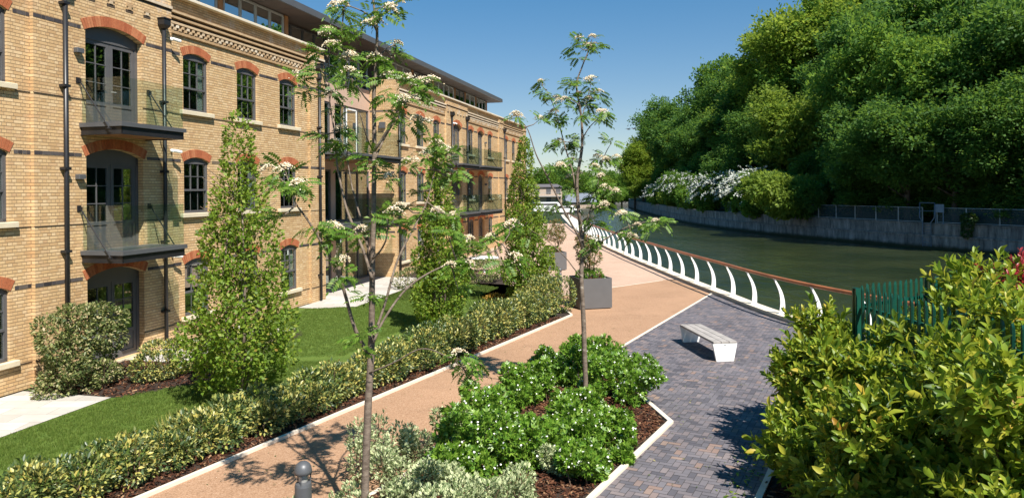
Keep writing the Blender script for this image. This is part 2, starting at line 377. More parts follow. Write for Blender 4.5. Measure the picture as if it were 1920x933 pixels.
elae_m = leaf('elaeagnus_leaf', [(0, (.40, .40, .09)), (.28, (.30, .33, .09)), (.48, (.07, .11, .035)), (1, (.035, .07, .025))], .4, .5, .2, edge=(.035, .07, .022), edgef=(.45, .95))
elae_y = leaf('elaeagnus_yellow_leaf', [(0, (.50, .42, .10)), (.45, (.36, .36, .11)), (.65, (.10, .14, .05)), (1, (.05, .085, .03))], .42, .5, .2, edge=(.05, .085, .025), edgef=(.5, 1.05))
laurel_m = leaf('laurel_leaf', [(0, (.05, .115, .012)), (.3, (.13, .22, .02)), (.6, (.25, .34, .03)), (.86, (.40, .44, .05)), (.97, (.54, .48, .06)), (1, (.46, .24, .03))], .42, .35, .42, (.38, .42, .03))
choisya_m = leaf('choisya_leaf', [(0, (.055, .145, .012)), (.5, (.13, .26, .024)), (1, (.24, .37, .05))], .38, .5, .28)
whiteflower = plain('white_petal', (.85, .85, .80), .7, amt=.04)
vari_m = leaf('variegated_leaf', [(0, (.11, .17, .06)), (1, (.22, .29, .12))], .5, .35, .3, (.5, .55, .25), edge=(.72, .75, .44), edgef=(.2, .75))
vib_m = leaf('viburnum_leaf', [(0, (.055, .09, .03)), (.45, (.13, .155, .05)), (.75, (.30, .31, .11)), (1, (.42, .33, .20))], .45, .4, .25)
red_m = leaf('photinia_red_leaf', [(0, (.20, .015, .02)), (.6, (.36, .035, .05)), (1, (.42, .10, .06))], .35, .5, .25, (.5, .05, .05))
photi_m = leaf('photinia_leaf', [(0, (.06, .10, .02)), (.5, (.14, .15, .04)), (.8, (.28, .16, .06)), (1, (.36, .11, .05))], .4, .5, .25)
orange_m = leaf('orange_bedding_leaf', [(0, (.35, .16, .02)), (.5, (.45, .28, .04)), (1, (.20, .06, .03))], .6, .3, .25)
forest = {
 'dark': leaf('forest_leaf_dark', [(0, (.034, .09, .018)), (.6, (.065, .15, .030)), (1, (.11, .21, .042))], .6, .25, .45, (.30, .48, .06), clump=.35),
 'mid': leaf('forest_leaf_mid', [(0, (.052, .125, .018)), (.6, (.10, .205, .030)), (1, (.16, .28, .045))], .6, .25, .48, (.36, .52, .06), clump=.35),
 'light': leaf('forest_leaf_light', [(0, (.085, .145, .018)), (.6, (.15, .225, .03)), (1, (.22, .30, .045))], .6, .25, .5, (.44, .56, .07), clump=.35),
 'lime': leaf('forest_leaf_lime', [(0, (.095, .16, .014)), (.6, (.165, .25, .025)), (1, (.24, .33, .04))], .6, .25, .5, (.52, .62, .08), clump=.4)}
haw_m = island('white_hawthorn_blossom', [(0, (.26, .30, .24)), (.5, (.40, .42, .37)), (1, (.60, .61, .56))], .8, .2)
ivy_m = leaf('ivy_leaf', [(0, (.02, .05, .012)), (1, (.06, .11, .02))], .4, .4, .2)

# ------------------------------------------------------------------ THE BUILDING (local: x along the front, y into the wall, z up)
B = empty('apartment_building', TO(0, 0), 'long buff brick former mill with red arched windows, balconies and a glazed top floor', 'building', rz=R(90)-AL)
T0, T1, RA, RB = 3.0, 62.6, 26.1, 33.3
PIERS = [(13.0, 17.4), (25.0, RA), (RB, 33.75), (40.9, 45.2), (53.2, 54.6), (61.6, T1)]
PY = -.10
def yf(t): return PY if any(a-1e-6 <= t <= b+1e-6 for a, b in PIERS) else 0.0
SILL = [.70, 3.66, 6.62]; SPR = [2.20, 5.15, 8.18]; BAND = [2.24, 5.17, 8.20]; ROW = [(0, 2.9), (2.9, 5.9), (5.9, 9.76)]
wt = [4.2, 6.75, 9.3, 11.9, 18.55, 21.1, 23.6, 34.35, 36.9, 39.5, 46.2, 51.0, 55.8, 58.3, 60.6]
dt = [(15.35, 1.86), (43.05, 1.6), (48.6, 1.5)]
WW = 1.12; WR = .13; DR = .20
OPS = []          # (t0,t1,bottom,spring,rise,depth,kind,row)
for r in range(3):
    for t in wt: OPS.append((t-WW/2, t+WW/2, SILL[r], SPR[r], WR, .13, 'w', r))
    for t, w in dt: OPS.append((t-w/2, t+w/2, (.06, 2.86, 5.82)[r], SPR[r], DR, .26, 'd', r))
def arcz(x, t0, t1, zs, rise):      # circular segment
    h = (t1-t0)/2; Rr = (h*h+rise*rise)/(2*rise); d = x-(t0+t1)/2
    return zs+math.sqrt(max(0, Rr*Rr-d*d))-(Rr-rise)
NA = 12
w = MB()
for r, (z0, z1) in enumerate(ROW):
    ops = sorted(o for o in OPS if o[7] == r)
    brk = sorted(set([T0, T1, RA, RB]+[x for o in ops for x in o[:2]]+[x for p in PIERS for x in p]))
    for a, b in zip(brk, brk[1:]):
        if RA-1e-6 <= a < RB-1e-6: continue
        y = yf((a+b)/2); op = [o for o in ops if abs(o[0]-a) < 1e-6]
        if not op: w.face([(a, y, z0), (b, y, z0), (b, y, z1), (a, y, z1)]); continue
        t0, t1, zb, zs, rise, dep, kd, _ = op[0]
        w.face([(a, y, z0), (b, y, z0), (b, y, zb), (a, y, zb)])
        xs = [a+(b-a)*i/NA for i in range(NA+1)]; zz = [arcz(x, t0, t1, zs, rise) for x in xs]
        for i in range(NA):
            w.face([(xs[i], y, zz[i]), (xs[i+1], y, zz[i+1]), (xs[i+1], y, z1), (xs[i], y, z1)])
            w.face([(xs[i], y, zz[i]), (xs[i], y+dep, zz[i]), (xs[i+1], y+dep, zz[i+1]), (xs[i+1], y, zz[i+1])])
        w.face([(a, y, zb), (a, y, zs), (a, y+dep, zs), (a, y+dep, zb)]); w.face([(b, y, zb), (b, y+dep, zb), (b, y+dep, zs), (b, y, zs)])
        w.face([(a, y, zb), (a, y+dep, zb), (b, y+dep, zb), (b, y, zb)])
for a, b in PIERS:      # pier flanks
    if a > T0 and abs(a-RB) > .01: w.face([(a, PY, 0), (a, 0, 0), (a, 0, 9.76), (a, PY, 9.76)])
    if abs(b-RA) > .01 and b < T1: w.face([(b, 0, 0), (b, PY, 0), (b, PY, 9.76), (b, 0, 9.76)])
for t in (RA, RB): w.face([(t, PY, 0), (t, 1.3, 0), (t, 1.3, 9.76), (t, PY, 9.76)])
for t in (T0, T1): w.face([(t, PY if t == T1 else 0, 0), (t, 12, 0), (t, 12, 9.76), (t, PY if t == T1 else 0, 9.76)])
w.face([(T0, 12, 0), (T0, 12, 9.76), (T1, 12, 9.76), (T1, 12, 0)])
w.build('wall', brick, B)
# inner floors and back wall of the rooms
m = MB()
for z in (-.02, 2.74, 5.72, 9.2):
    m.box(T0+.05, RA-.02, .30, 11.9, z, z+.1); m.box(RB+.02, T1-.05, .30, 11.9, z, z+.1); m.box(RA-.02, RB+.02, 1.5, 11.9, z, z+.1)
m.build('floor_slab', room_m, B)
m = MB(); m.box(T0+.1, T1-.1, 4.2, 4.3, 0, 9.2)
for t in (8, 13.3, 17.2, 19.8, 22.4, 25.2, 29.5, 33.9, 38.2, 41.2, 45.1, 49.7, 53.5, 57.0): m.box(t-.05, t+.05, .32 if not RA < t < RB else 1.6, 4.2, 0, 9.2)
m.build('inner_wall', room_m, B)
# red arches as separate bricks, springing bands, sill lines
def arch_mb(wd, rise, th, nb):
    m = MB(); h = wd/2; Rr = (h*h+rise*rise)/(2*rise); a0 = math.asin(h/Rr)*1.045; zc = rise-Rr
    for i in range(nb):
        p = -a0+2*a0*i/nb; q = -a0+2*a0*(i+1)/nb; g = .12*(q-p); p += g/2; q -= g/2
        Vv = [(math.sin(t)*rr, y, zc+math.cos(t)*rr) for y in (-.014, .05) for t, rr in ((p, Rr+.004), (q, Rr+.004), (q, Rr+th), (p, Rr+th))]
        m.mesh(Vv, [(0, 1, 2, 3), (7, 6, 5, 4), (0, 4, 5, 1), (1, 5, 6, 2), (2, 6, 7, 3), (3, 7, 4, 0)])
    return m
# the sash window: one prototype, copied to every opening
def bars_window(hz):
    m = MB(); h = WW/2; y0, y1 = .06, .13
    top = lambda x: arcz(x, -h, h, hz, WR)
    def bar(x0, x1, z0, z1, ya=y0, yb=y1): m.box(x0, x1, ya, yb, z0, z1)
    bar(-h, -h+.075, 0, hz+.02); bar(h-.075, h, 0, hz+.02); bar(-h, h, 0, .075)
    xs = [-h+WW*i/NA for i in range(NA+1)]
    for a, b in zip(xs, xs[1:]):
        m.mesh([(a, y0, hz-.06), (b, y0, hz-.06), (b, y0, top(b)), (a, y0, top(a)), (a, y1, hz-.06), (b, y1, hz-.06), (b, y1, top(b)), (a, y1, top(a))],
               [(0, 1, 2, 3), (7, 6, 5, 4), (0, 4, 5, 1)])
    zm = .64
    bar(-h+.07, h-.07, zm, zm+.055, .05, .125)
    for k in (1, 2):
        x = -h+.075+(WW-.15)*k/3; bar(x-.011, x+.011, zm+.05, hz-.05, .075, .115); bar(x-.011, x+.011, .07, zm, .095, .125)
    z = (zm+.055+hz-.06)/2; bar(-h+.07, h-.07, z-.011, z+.011, .077, .113)
    return m
def window_proto(hz, withcurt):
    f = bars_window(hz).build('window', frame_m, B)
    g = MB(); g.box(-WW/2+.02, WW/2-.02, .098, .104, .03, hz+.03); g.build('pane', panes, f)
    s = MB(); s.bbox(-WW/2-.16, WW/2+.16, -.11, .10, -.115, 0.0, .012); s.build('sill', stone, f)
    arch_mb(WW, WR, .235, 16).build('brick_arch', redbrick, f).location = (0, 0, hz)
    if withcurt:
        c = MB(); n = 14; x0, x1 = withcurt; pts = [(x0+(x1-x0)*i/n, .165+.02*math.sin(i*2.1)) for i in range(n+1)]
        for (a, ya), (b, yb) in zip(pts, pts[1:]): c.face([(a, ya, .05), (b, yb, .05), (b, yb, hz-.1), (a, ya, hz-.1)])
        c.build('curtain', curtain_m, f)
    return f
protos = {}
for r in range(3):
    for t in wt:
        hz = SPR[r]-SILL[r]
        cu = {0: (.02, .47), 1: (.22, .47), 2: (.14, .47)}.get((int(t*7)+r*2) % 4)
        if t < 13 and r == 1: cu = (.1, .5)
        k = (r, cu)
        if k not in protos: f = protos[k] = window_proto(hz, cu)
        else: f = dup(protos[k], B)
        f.location = (t, yf(t), SILL[r])
# doors
def door(tc, wd, zb, zs, y):
    m = MB(); h = wd/2; H = zs-zb; ya, yb = .16, .25
    def bar(x0, x1, z0, z1, a=ya, b=yb, mb=m): mb.box(x0, x1, a, b, z0, z1)
    bar(-h, -h+.09, 0, H+.02); bar(h-.09, h, 0, H+.02)
    xs = [-h+wd*i/NA for i in range(NA+1)]; zt = H-.17
    for a, b in zip(xs, xs[1:]):
        ta, tb = arcz(a, -h, h, H, DR), arcz(b, -h, h, H, DR)
        m.mesh([(a, ya, zt), (b, ya, zt), (b, ya, tb), (a, ya, ta), (a, yb, zt), (b, yb, zt), (b, yb, tb), (a, yb, ta)], [(0, 1, 2, 3), (7, 6, 5, 4), (0, 4, 5, 1)])
    d = m.build('balcony_door', frame_m, B); d.location = (tc, y, zb)
    for sgn in (-1, 1):
        l = MB(); x0, x1 = (-h+.09, -.008) if sgn < 0 else (.008, h-.09); st = .10; zp = .70
        for a, b, c, e in ((x0, x0+st, 0, zt), (x1-st, x1, 0, zt), (x0+st, x1-st, 0, .16), (x0+st, x1-st, zp-.09, zp), (x0+st, x1-st, zt-.1, zt)): bar(a, b, c, e, .18, .235, l)
        bar(x0+st, x1-st, .16, zp-.09, .20, .225, l)
        xm = (x0+x1)/2; bar(xm-.012, xm+.012, zp, zt-.1, .19, .225, l)
        for k in (1, 2): z = zp+(zt-.1-zp)*k/3; bar(x0+st, x1-st, z-.012, z+.012, .192, .223, l)
        lf = l.build('door_leaf', frame_m, d)
        g = MB(); g.box(x0+st-.02, x1-st+.02, .205, .211, zp-.02, zt-.08); g.build('pane', panes, lf)
        if sgn > 0:
            hd = MB(); hd.tube([(x0+.05, .18, .98), (x0+.05, .13, .98), (x0+.16, .13, .98)], .011, 6); hd.build('handle', alu, lf)
    arch_mb(wd, DR, .25, 25).build('brick_arch', redbrick, d).location = (0, 0, H)
    if zb < 1:
        s = MB(); s.box(-h, h, -.06, .26, -.06, -.002); s.build('threshold', stone, d)
    return d
for r in range(3):
    for t, wd in dt: door(t, wd, (.06, 2.86, 5.82)[r], SPR[r], yf(t))
# bands
bd = MB(); gr = MB()
for r in range(3):
    ops = sorted((o for o in OPS if o[7] == r)); segs = []; cur = T0
    for o in ops+[(RA-.001, RB, 0, 0, 0, 0, 'x', r)]:
        pass
    blk = sorted([(o[0]-.13, o[1]+.13) for o in ops]+[(RA, RB)])
    for a, b in blk: segs.append((cur, a)); cur = b
    segs.append((cur, T1))
    for a, b in segs:
        x = a
        while x < b-.03:
            y = yf(x+.01); e = min(x+(.215 if random.random() < .7 else .105), b)
            for p in PIERS:
                for q in p:
                    if x < q-.005 < e: e = q
            bd.box(x+.004, e-.004, y-.006, y+.03, BAND[r]-.045, BAND[r]+.04); x = e
    cur = T0
    for a, b in sorted([(o[0]-(.17 if o[6] == 'w' else 0), o[1]+(.17 if o[6] == 'w' else 0)) for o in ops]+[(RA, RB)])+[(T1, T1)]:
        x = cur
        while x < a-.03:
            e = a
            for p in PIERS:
                for q in p:
                    if x+.005 < q < e: e = q
            y = yf((x+e)/2); z = SILL[r]-.14; gr.box(x, e, y-.012, y+.02, z, z+.022); x = e
        cur = b
bd.build('springing_band', darkbrick, B); gr.build('sill_shadow_line', shadow_m, B)  # dark sill strips stand in for the shadow under the course
# the band and dark courses also turn onto the far cheek of the recess
m = MB()
for z in BAND: m.box(RB-.006, RB+.03, .0, 1.29, z-.045, z+.04)
m.build('cheek_band', darkbrick, B)
# corbelled cornice panels
cb = MB(); dk = MB()
def cornice(a, b):
    for k, z in enumerate((9.30, 9.15, 9.00)):
        cb.box(a, b, -.135+.025*k, .02, z, z+.062)
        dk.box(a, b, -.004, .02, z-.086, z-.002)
    x = a+.02; i = 0
    while x < b-.12:
        cb.box(x, x+.105, -.075, .02, 8.83 if i % 2 else 8.905, 8.905 if i % 2 else 8.98); i += 1; x += .1125
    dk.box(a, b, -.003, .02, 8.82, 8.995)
    cb.box(a, b, -.06, .02, 8.735, 8.815)
for a, b in ((5.0, 13.0), (17.4, 25.0), (33.75, 40.9), (45.2, 53.2), (54.6, 61.6)): cornice(a, b)
for a, b in PIERS:        # stepped corbels on the pier heads
    if b-a < 1: continue
    for k, x in enumerate(np.arange(a+.25, b-.3, .62)):
        z = 9.05
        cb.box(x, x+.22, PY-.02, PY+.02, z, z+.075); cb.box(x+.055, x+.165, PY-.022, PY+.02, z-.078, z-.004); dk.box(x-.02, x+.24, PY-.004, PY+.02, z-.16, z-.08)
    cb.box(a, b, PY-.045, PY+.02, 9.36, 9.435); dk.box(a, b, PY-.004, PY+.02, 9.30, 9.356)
cb.build('corbel_course', corbelbrick, B); dk.build('corbel_shadow_strip', shadow_m, B)  # dark strips paint the shade between the corbel courses
m = MB(); m.bbox(T0-.1, RA+.02, -.19, .34, 9.76, 9.84, .012); m.bbox(RB-.02, T1+.1, -.19, .34, 9.76, 9.84, .012)
m.build('coping', coping_m, B)
# recess back wall with glazing
bk = MB(); ry = 1.3; gl = [(26.2, 29.25), (29.65, 33.2)]
zr = [(.06, 2.36), (2.9, 5.22), (5.86, 8.2)]
rows = [0, .06, 2.36, 2.9, 5.22, 5.86, 8.2, 9.22]
for a, b in zip(rows, rows[1:]):
    if (a, b) in zr:
        for x0, x1 in ((RA, gl[0][0]), (gl[0][1], gl[1][0]), (gl[1][1], RB)): bk.box(x0, x1, ry, ry+.2, a, b)
    else: bk.box(RA, RB, ry, ry+.2, a, b)
bk.build('recess_wall', render_pink, B)
for zi, (za, zb) in enumerate(zr):
    for gi, (a, b) in enumerate(gl):
        f = MB(); n = 2 if gi == 0 else 3
        f.box(a, b, ry+.03, ry+.12, zb-.07, zb); f.box(a, b, ry+.03, ry+.12, za, za+.07)
        for k in range(n+1):
            x = a+.04+(b-a-.08)*k/n; f.box(x-.045, x+.045, ry+.03, ry+.12, za+.07, zb-.07)
        fo = f.build('sliding_door', frame_m, B)
        for k in range(n):
            if zi == 2 and gi == 1 and k == 1: continue
            x0 = a+.085+(b-a-.08)*k/n; x1 = a-.005+(b-a-.08)*(k+1)/n; g = MB(); g.box(x0, x1, ry+.07, ry+.078, za+.07, zb-.07); g.build('pane', panes, fo)
        if gi == 1 and zi == 2:     # the white leaf standing in the opening
            l = MB(); x0, x1 = a+1.15, a+2.2
            for q in ((x0, x0+.05, za+.07, zb-.1), (x1-.05, x1, za+.07, zb-.1), (x0, x1, za+.07, za+.13), (x0, x1, zb-.16, zb-.1)): l.box(q[0], q[1], ry-.01, ry+.025, q[2], q[3])
            lf = l.build('door_leaf', white_m, fo); g = MB(); g.box(x0+.05, x1-.05, ry+.004, ry+.01, za+.13, zb-.16); g.build('leaf_pane', pent_glass, lf)
        if gi == 1:
            c = MB(); n = 18; pts = [(b-.9+.8*i/n, ry+.35+.03*math.sin(i*2.3)) for i in range(n+1)]
            for (xa, ya), (xb, yb) in zip(pts, pts[1:]): c.face([(xa, ya, za+.08), (xb, yb, za+.08), (xb, yb, zb-.1), (xa, ya, zb-.1)])
            c.build('curtain', curtain_m, fo)
# terrace rail over the recess
m = MB(); y = ry+.06
for z in (9.42, 9.86): m.box(RA+.02, RB-.02, y-.02, y+.02, z-.022, z+.022)
n = 10
for k in range(n+1):
    x = RA+.05+(RB-RA-.1)*k/n; m.box(x-.022, x+.022, y-.02, y+.02, 9.22, 9.88)
    if k < n:
        x2 = RA+.05+(RB-RA-.1)*(k+1)/n; a, b = (9.44, 9.84) if k % 2 else (9.84, 9.44); m.tube([(x, y, a), (x2, y, b)], .016, 6)
m.build('terrace_rail', alu, B)
# penthouse
def pent(a, b, y, step, fm, name='penthouse_window', top=11.12, bot=9.2, gm=pent_glass):
    n = max(1, round((b-a)/step)); f = MB()
    f.box(a, b, y-.03, y+.05, top-.07, top); f.box(a, b, y-.03, y+.05, 9.84 if y < 1.5 else bot, (9.84 if y < 1.5 else bot)+.08)
    for k in range(n+1):
        x = a+(b-a)*k/n; f.box(x-.035, x+.035, y-.035, y+.05, bot, top-.07)
        if 0 < k < n: f.box(x+.042, x+.075, y-.03, y+.05, bot, top-.07)
    fo = f.build(name, fm, B)
    for k in range(n):
        g = MB(); x0 = a+(b-a)*k/n+.035; x1 = a+(b-a)*(k+1)/n-.035; g.box(x0, x1, y, y+.008, bot, top-.07); g.build('pane', gm, fo)
gy = 1.22
pcol = MB()
for a, b, fm in ((T0+.5, 8.6, alu), (9.0, 12.8, alu), (13.2, 17.0, alu), (17.5, 21.2, alu), (21.6, 25.3, alu), (34.4, 38.6, alu), (39.0, 42.0, frame_m), (42.3, 46.3, alu), (46.6, 48.6, frame_m), (48.9, 51.2, alu), (51.5, 54.1, alu)):
    pent(a, b, gy, .97, fm)
    pcol.box(b+.06, b+.30, gy-.06, gy+.12, 9.2, 11.12)
pent(25.75, 29.6, 1.75, 1.1, frame_m); pent(30.0, 34.0, 1.75, 1.1, alu)
pcol.build('penthouse_column', cedar, B)
m = MB(); m.box(25.62, 25.72, gy, 1.75, 9.2, 11.12); m.box(34.05, 34.25, gy, 1.75, 9.2, 11.12); m.box(54.2, 54.35, gy, 9, 9.2, 11.12); m.box(29.62, 29.96, 1.70, 1.90, 9.2, 11.12)
m.build('penthouse_wall', soffit_m, B)
m = MB(); m.box(T0+.2, 54, 5.2, 5.3, 9.3, 11.12); m.build('penthouse_inner_wall', room_m, B)
m = MB(); m.box(T0-.5, 55.4, .18, 10, 11.34, 11.40, 0); m.box(T0-.5, 55.4, .16, .24, 11.14, 11.34, 0); m.box(55.34, 55.42, .24, 10, 11.14, 11.34, 0); m.box(T0-.5, 55.34, .24, 10, 11.155, 11.338, 1)
for t in np.arange(T0, 55, 1.2): m.box(t, t+.012, .24, 1.2, 11.146, 11.155, 0)
m.build('eaves_roof', [grey_metal, soffit_m], B)
m = MB(); m.box(T0+.1, T1-.1, .3, 11.9, 9.62, 9.72); m.build('flat_roof', grey_metal, B) if False else None
# balconies
def balcony(a, b, y0, y1, z, rods=True, sidepanel=True):
    m = MB(); m.box(a, b, y0, y1, z-.10, z); bo = m.build('balcony', grey_metal, B)
    m = MB(); i = .05
    for q in ((a+i, b-i, y0+i, y0+i+.03, z-.27, z-.102), (a+i, a+i+.03, y0+i, y1, z-.27, z-.102), (b-i-.03, b-i, y0+i, y1, z-.27, z-.102),
              (a+i-.02, b-i+.02, y0+i-.02, y0+i+.05, z-.285, z-.27), (a+i-.02, a+i+.05, y0+i+.05, y1, z-.285, z-.27), (b-i-.05, b-i+.02, y0+i+.05, y1, z-.285, z-.27)): m.box(*q)
    m.build('beam', dark_metal, bo)
    m = MB(); nb = max(3, int((y1-y0-.2)/.14))
    for k in range(nb): yy = y0+.11+(y1-y0-.13)*k/nb; m.box(a+.1, b-.1, yy, yy+(y1-y0-.13)/nb-.008, z-.262, z-.24)
    m.build('soffit_board', cedar, bo)
    n = max(2, round((b-a)/1.1)); gt = z+1.06
    for k in range(n):
        m = MB(); x0 = a+.06+(b-a-.12)*k/n; x1 = x0+(b-a-.12)/n-.015; m.box(x0, x1, y0+.05, y0+.062, z+.02, gt); m.build('glass_panel', balglass, bo)
    ye = min(y1, -.13)
    for x in (a+.06, b-.072):
        if sidepanel: m = MB(); m.box(x, x+.012, y0+.07, ye, z+.02, gt); m.build('glass_panel', balglass, bo)
    if rods:
        for x in (a-.03, b+.03):
            zw = z+1.0; yo = y0+.32
            m = MB(); m.tube([(x, PY-.06, zw-.02), (x, yo, z-.16)], .016, 8); m.tube([(x, yo-.03, z-.16), (x, yo+.05, z-.16)], .03, 8); rd = m.build('tie_rod', dark_metal, bo)
            m = MB(); m.box(x-.055, x+.055, PY-.02, PY+.01, zw-.07, zw+.07); m.box(x-.012, x+.012, PY-.10, PY-.02, zw-.05, zw+.04); m.build('wall_bracket', dark_metal, rd)
for z in (2.90, 5.85):
    balcony(14.22, 16.45, -1.3, PY-.005, z+(.07 if z > 5 else 0))
    balcony(26.15, 32.3, -.9, 1.29, z-.02, rods=False, sidepanel=False)
    balcony(40.7, 44.3, -1.2, PY-.005, z)
    balcony(45.3, 50.0, -1.2, -.005, z)
# rainwater pipes and small wall fittings
def pipe(t, ztop):
    y = yf(t)-.10; m = MB(); m.tube([(t, y, .05), (t, y, ztop)], .052, 10)
    o = m.build('downpipe', dark_metal, B, smooth=True)
    m = MB(); m.mesh([(t-.13, y-.12, ztop+.26), (t+.13, y-.12, ztop+.26), (t+.13, y+.09, ztop+.26), (t-.13, y+.09, ztop+.26), (t-.13, y-.12, ztop+.1), (t+.13, y-.12, ztop+.1), (t+.13, y+.09, ztop+.1), (t-.13, y+.09, ztop+.1), (t-.06, y-.06, ztop), (t+.06, y-.06, ztop), (t+.06, y+.06, ztop), (t-.06, y+.06, ztop)],
           [(0, 1, 2, 3), (0, 4, 5, 1), (1, 5, 6, 2), (2, 6, 7, 3), (3, 7, 4, 0), (4, 8, 9, 5), (5, 9, 10, 6), (6, 10, 11, 7), (7, 11, 8, 4)])
    m.box(t-.15, t+.15, y-.14, y+.09, ztop+.262, ztop+.29); m.build('hopper', dark_metal, o)
    for z in np.arange(1.0, ztop-.2, 1.9):
        m = MB(); m.box(t-.085, t+.085, y-.06, y+.10, z, z+.06); m.build('pipe_bracket', dark_metal, o)
for t, zt in ((13.75, 8.95), (16.98, 8.72), (25.55, 8.9), (33.5, 8.7), (41.75, 8.7), (44.85, 8.7), (54.55, 8.7)): pipe(t, zt)
for t, z in ((14.17, 7.62), (14.19, 4.65), (41.95, 7.6), (49.6, 7.6), (49.6, 4.65)):
    y = yf(t); m = MB(); m.bbox(t-.10, t+.10, y-.13, y+.005, z-.055, z+.055, .01); m.build('wall_lamp', grey_metal, B)
m = MB(); m.box(RB-.13, RB-.004, .45, .75, 7.35, 7.65); m.build('wall_vent', grey_metal, B)
for t, z in ((17.35, 8.52), (17.35, 5.42), (17.35, 2.5), (42.2, 8.35)):
    y = yf(t); m = MB(); m.lathe([(.045, z-.045), (.05, z), (.045, z+.045)], 12, t, y-.03); m.tube([(t, y-.03, z), (t+.05, y-.10, z-.02)], .018, 8)
    c = m.build('security_camera', white_m, B, smooth=True); m = MB(); m.tube([(t-.02, y-.09, z+.0), (t+.20, y-.17, z-.03)], .045, 10); m.build('camera_body', white_m, c)

# ------------------------------------------------------------------ GROUND
KL = lambda Y: -5.17+(Y-10.12)*.5007        # left kerb of the path
ER = lambda Y: -2.04+(Y-10.07)*.5245        # right edge of the path
BANK = [(17, -12), (15.5, 2), (13.0, 10), (11.6, 14), (10.4, 17.5), (9.75, 19.5), (9.2, 21.5), (8.8, 23.6), (8.54, 25.8), (8.38, 28.2), (8.2, 30.14), (8.04, 32.12), (7.9, 34.07), (7.77, 36.25), (7.64, 38.34), (7.52, 40.31), (7.3, 43.68), (7.14, 47.64), (6.98, 50.96), (6.75, 60), (6.8, 74.7), (7.1, 90.5), (9, 130), (15, 180), (27, 230), (41, 275), (70, 330)]
FARW = [(60, -10), (50, 20), (42.5, 42), (39.3, 55), (35.9, 64), (29.9, 85), (27.4, 108), (28.2, 134), (31.2, 178), (36, 225), (48, 275), (80, 330)]
bank = spl([(x, y) for x, y in BANK], 4)
def poly_ground(name, poly, z, mat, kind='structure'):
    m = MB(); m.face([(p[0], p[1], z) for p in poly]); o = m.build(name, mat); o['kind'] = kind; return o
m = MB(); m.face([(-900, -300, -1.9), (900, -300, -1.9), (900, 1500, -1.9), (-900, 1500, -1.9)]); structure(m.build('river_bed', soil_m))
m = MB(); m.face([(-900, -60, -.02)]+[(p[0], p[1], -.02) for p in [(17, -60)]+bank]+[(70, 900, -.02), (-900, 900, -.02)]); structure(m.build('ground', ground_m))
m = MB()
for a, b in zip(bank, bank[1:]): m.face([(a[0], a[1], -1.9), (b[0], b[1], -1.9), (b[0], b[1], .08), (a[0], a[1], .08)])
tag(m.build('quay_wall', concrete), 'concrete quay wall dropping to the water below the white railing', 'wall')
m = MB(); m.face([(-5, -80, -1.2), (400, -80, -1.2), (400, 600, -1.2), (-5, 600, -1.2)]); structure(m.build('river_water', water_m))
inner = [p for p in bank if 13 < p[1] < 92]
# pale plaza beyond, tan path, block paving
poly_ground('plaza', [(-8.0, 28.2), (1.0, 28.26), (4.13, 31.13), (7.02, 33.69)]+[tuple(p) for p in inner if p[1] > 33.8]+[(-2, 92), (3.5, 75), (-4.5, 41)], .004, pale_resin)
path_pts = [(KL(4), 4), (ER(4), 4), (ER(10), 10), (ER(20), 20), (ER(29.2), 29.2)]+[tuple(p) for p in inner if 29.2 < p[1] < 33.6]+[(7.02, 33.69), (4.13, 31.13), (1.0, 28.26), (.5, 28.2), (1.75, 25.8), (KL(24.38), 24.38)]
poly_ground('path', path_pts, .008, resin)
paving = [(ER(29.2), 29.2), (ER(18.1), 18.1), (2.68, 14.22), (2.84, 13.15), (1.07, 9.99), (-1.8, 4.5), (.6, 4.5), (3.36, 9.95), (3.68, 10.54), (4.5, 12.1), (6.3, 14.2), (9.5, 15.8)]+[tuple(p) for p in inner if 16 < p[1] < 29.2]
poly_ground('block_paving_bed', paving, .004, joint_m)
def inside(p, poly):
    x, y = p; c = False; n = len(poly); j = n-1
    for i in range(n):
        if (poly[i][1] > y) != (poly[j][1] > y) and x < (poly[j][0]-poly[i][0])*(y-poly[i][1])/(poly[j][1]-poly[i][1])+poly[i][0]: c = not c
        j = i
    return c
f = Fol(); ang = math.atan2(1, .51); ca, sa = math.cos(ang), math.sin(ang); Ls, Wd, g = .21, .105, .0045
def blk(L, Wt):
    return (np.array([(0+g, 0+g, 0), (L-g, g, 0), (L-g, Wt-g, 0), (g, Wt-g, 0)]), [np.array([(0, 1, 2, 3)])], np.zeros(4))
PH, PV = [], []
n = 240
# 90-degree herringbone laid along the path direction
for i in range(-n, n):
    for j in range(-n, n):
        k = (i-j) % 4
        if k == 0: loc = (i*Wd, j*Wd); H = True
        elif k == 3: loc = (i*Wd, j*Wd); H = False
        else: continue
        cx, cy = (loc[0]+Wd, loc[1]+Wd/2) if H else (loc[0]+Wd/2, loc[1]+Wd)
        wx, wy = 4+ca*cx-sa*cy, 17+sa*cx+ca*cy
        if not (4.3 < wy < 29.4) or not inside((wx, wy), paving): continue
        (PH if H else PV).append((4+ca*loc[0]-sa*loc[1], 17+sa*loc[0]+ca*loc[1], .008+random.uniform(0, .0022)))
ux, uy = np.array((ca, sa, 0)), np.array((-sa, ca, 0))
f.add(blk(2*Wd, Wd), PH, np.tile(uy, (len(PH), 1)), np.tile((0, 0, 1.), (len(PH), 1)))
f.add(blk(Wd, 2*Wd), PV, np.tile(uy, (len(PV), 1)), np.tile((0, 0, 1.), (len(PV), 1)))
structure(f.build('block_paving', block_m))
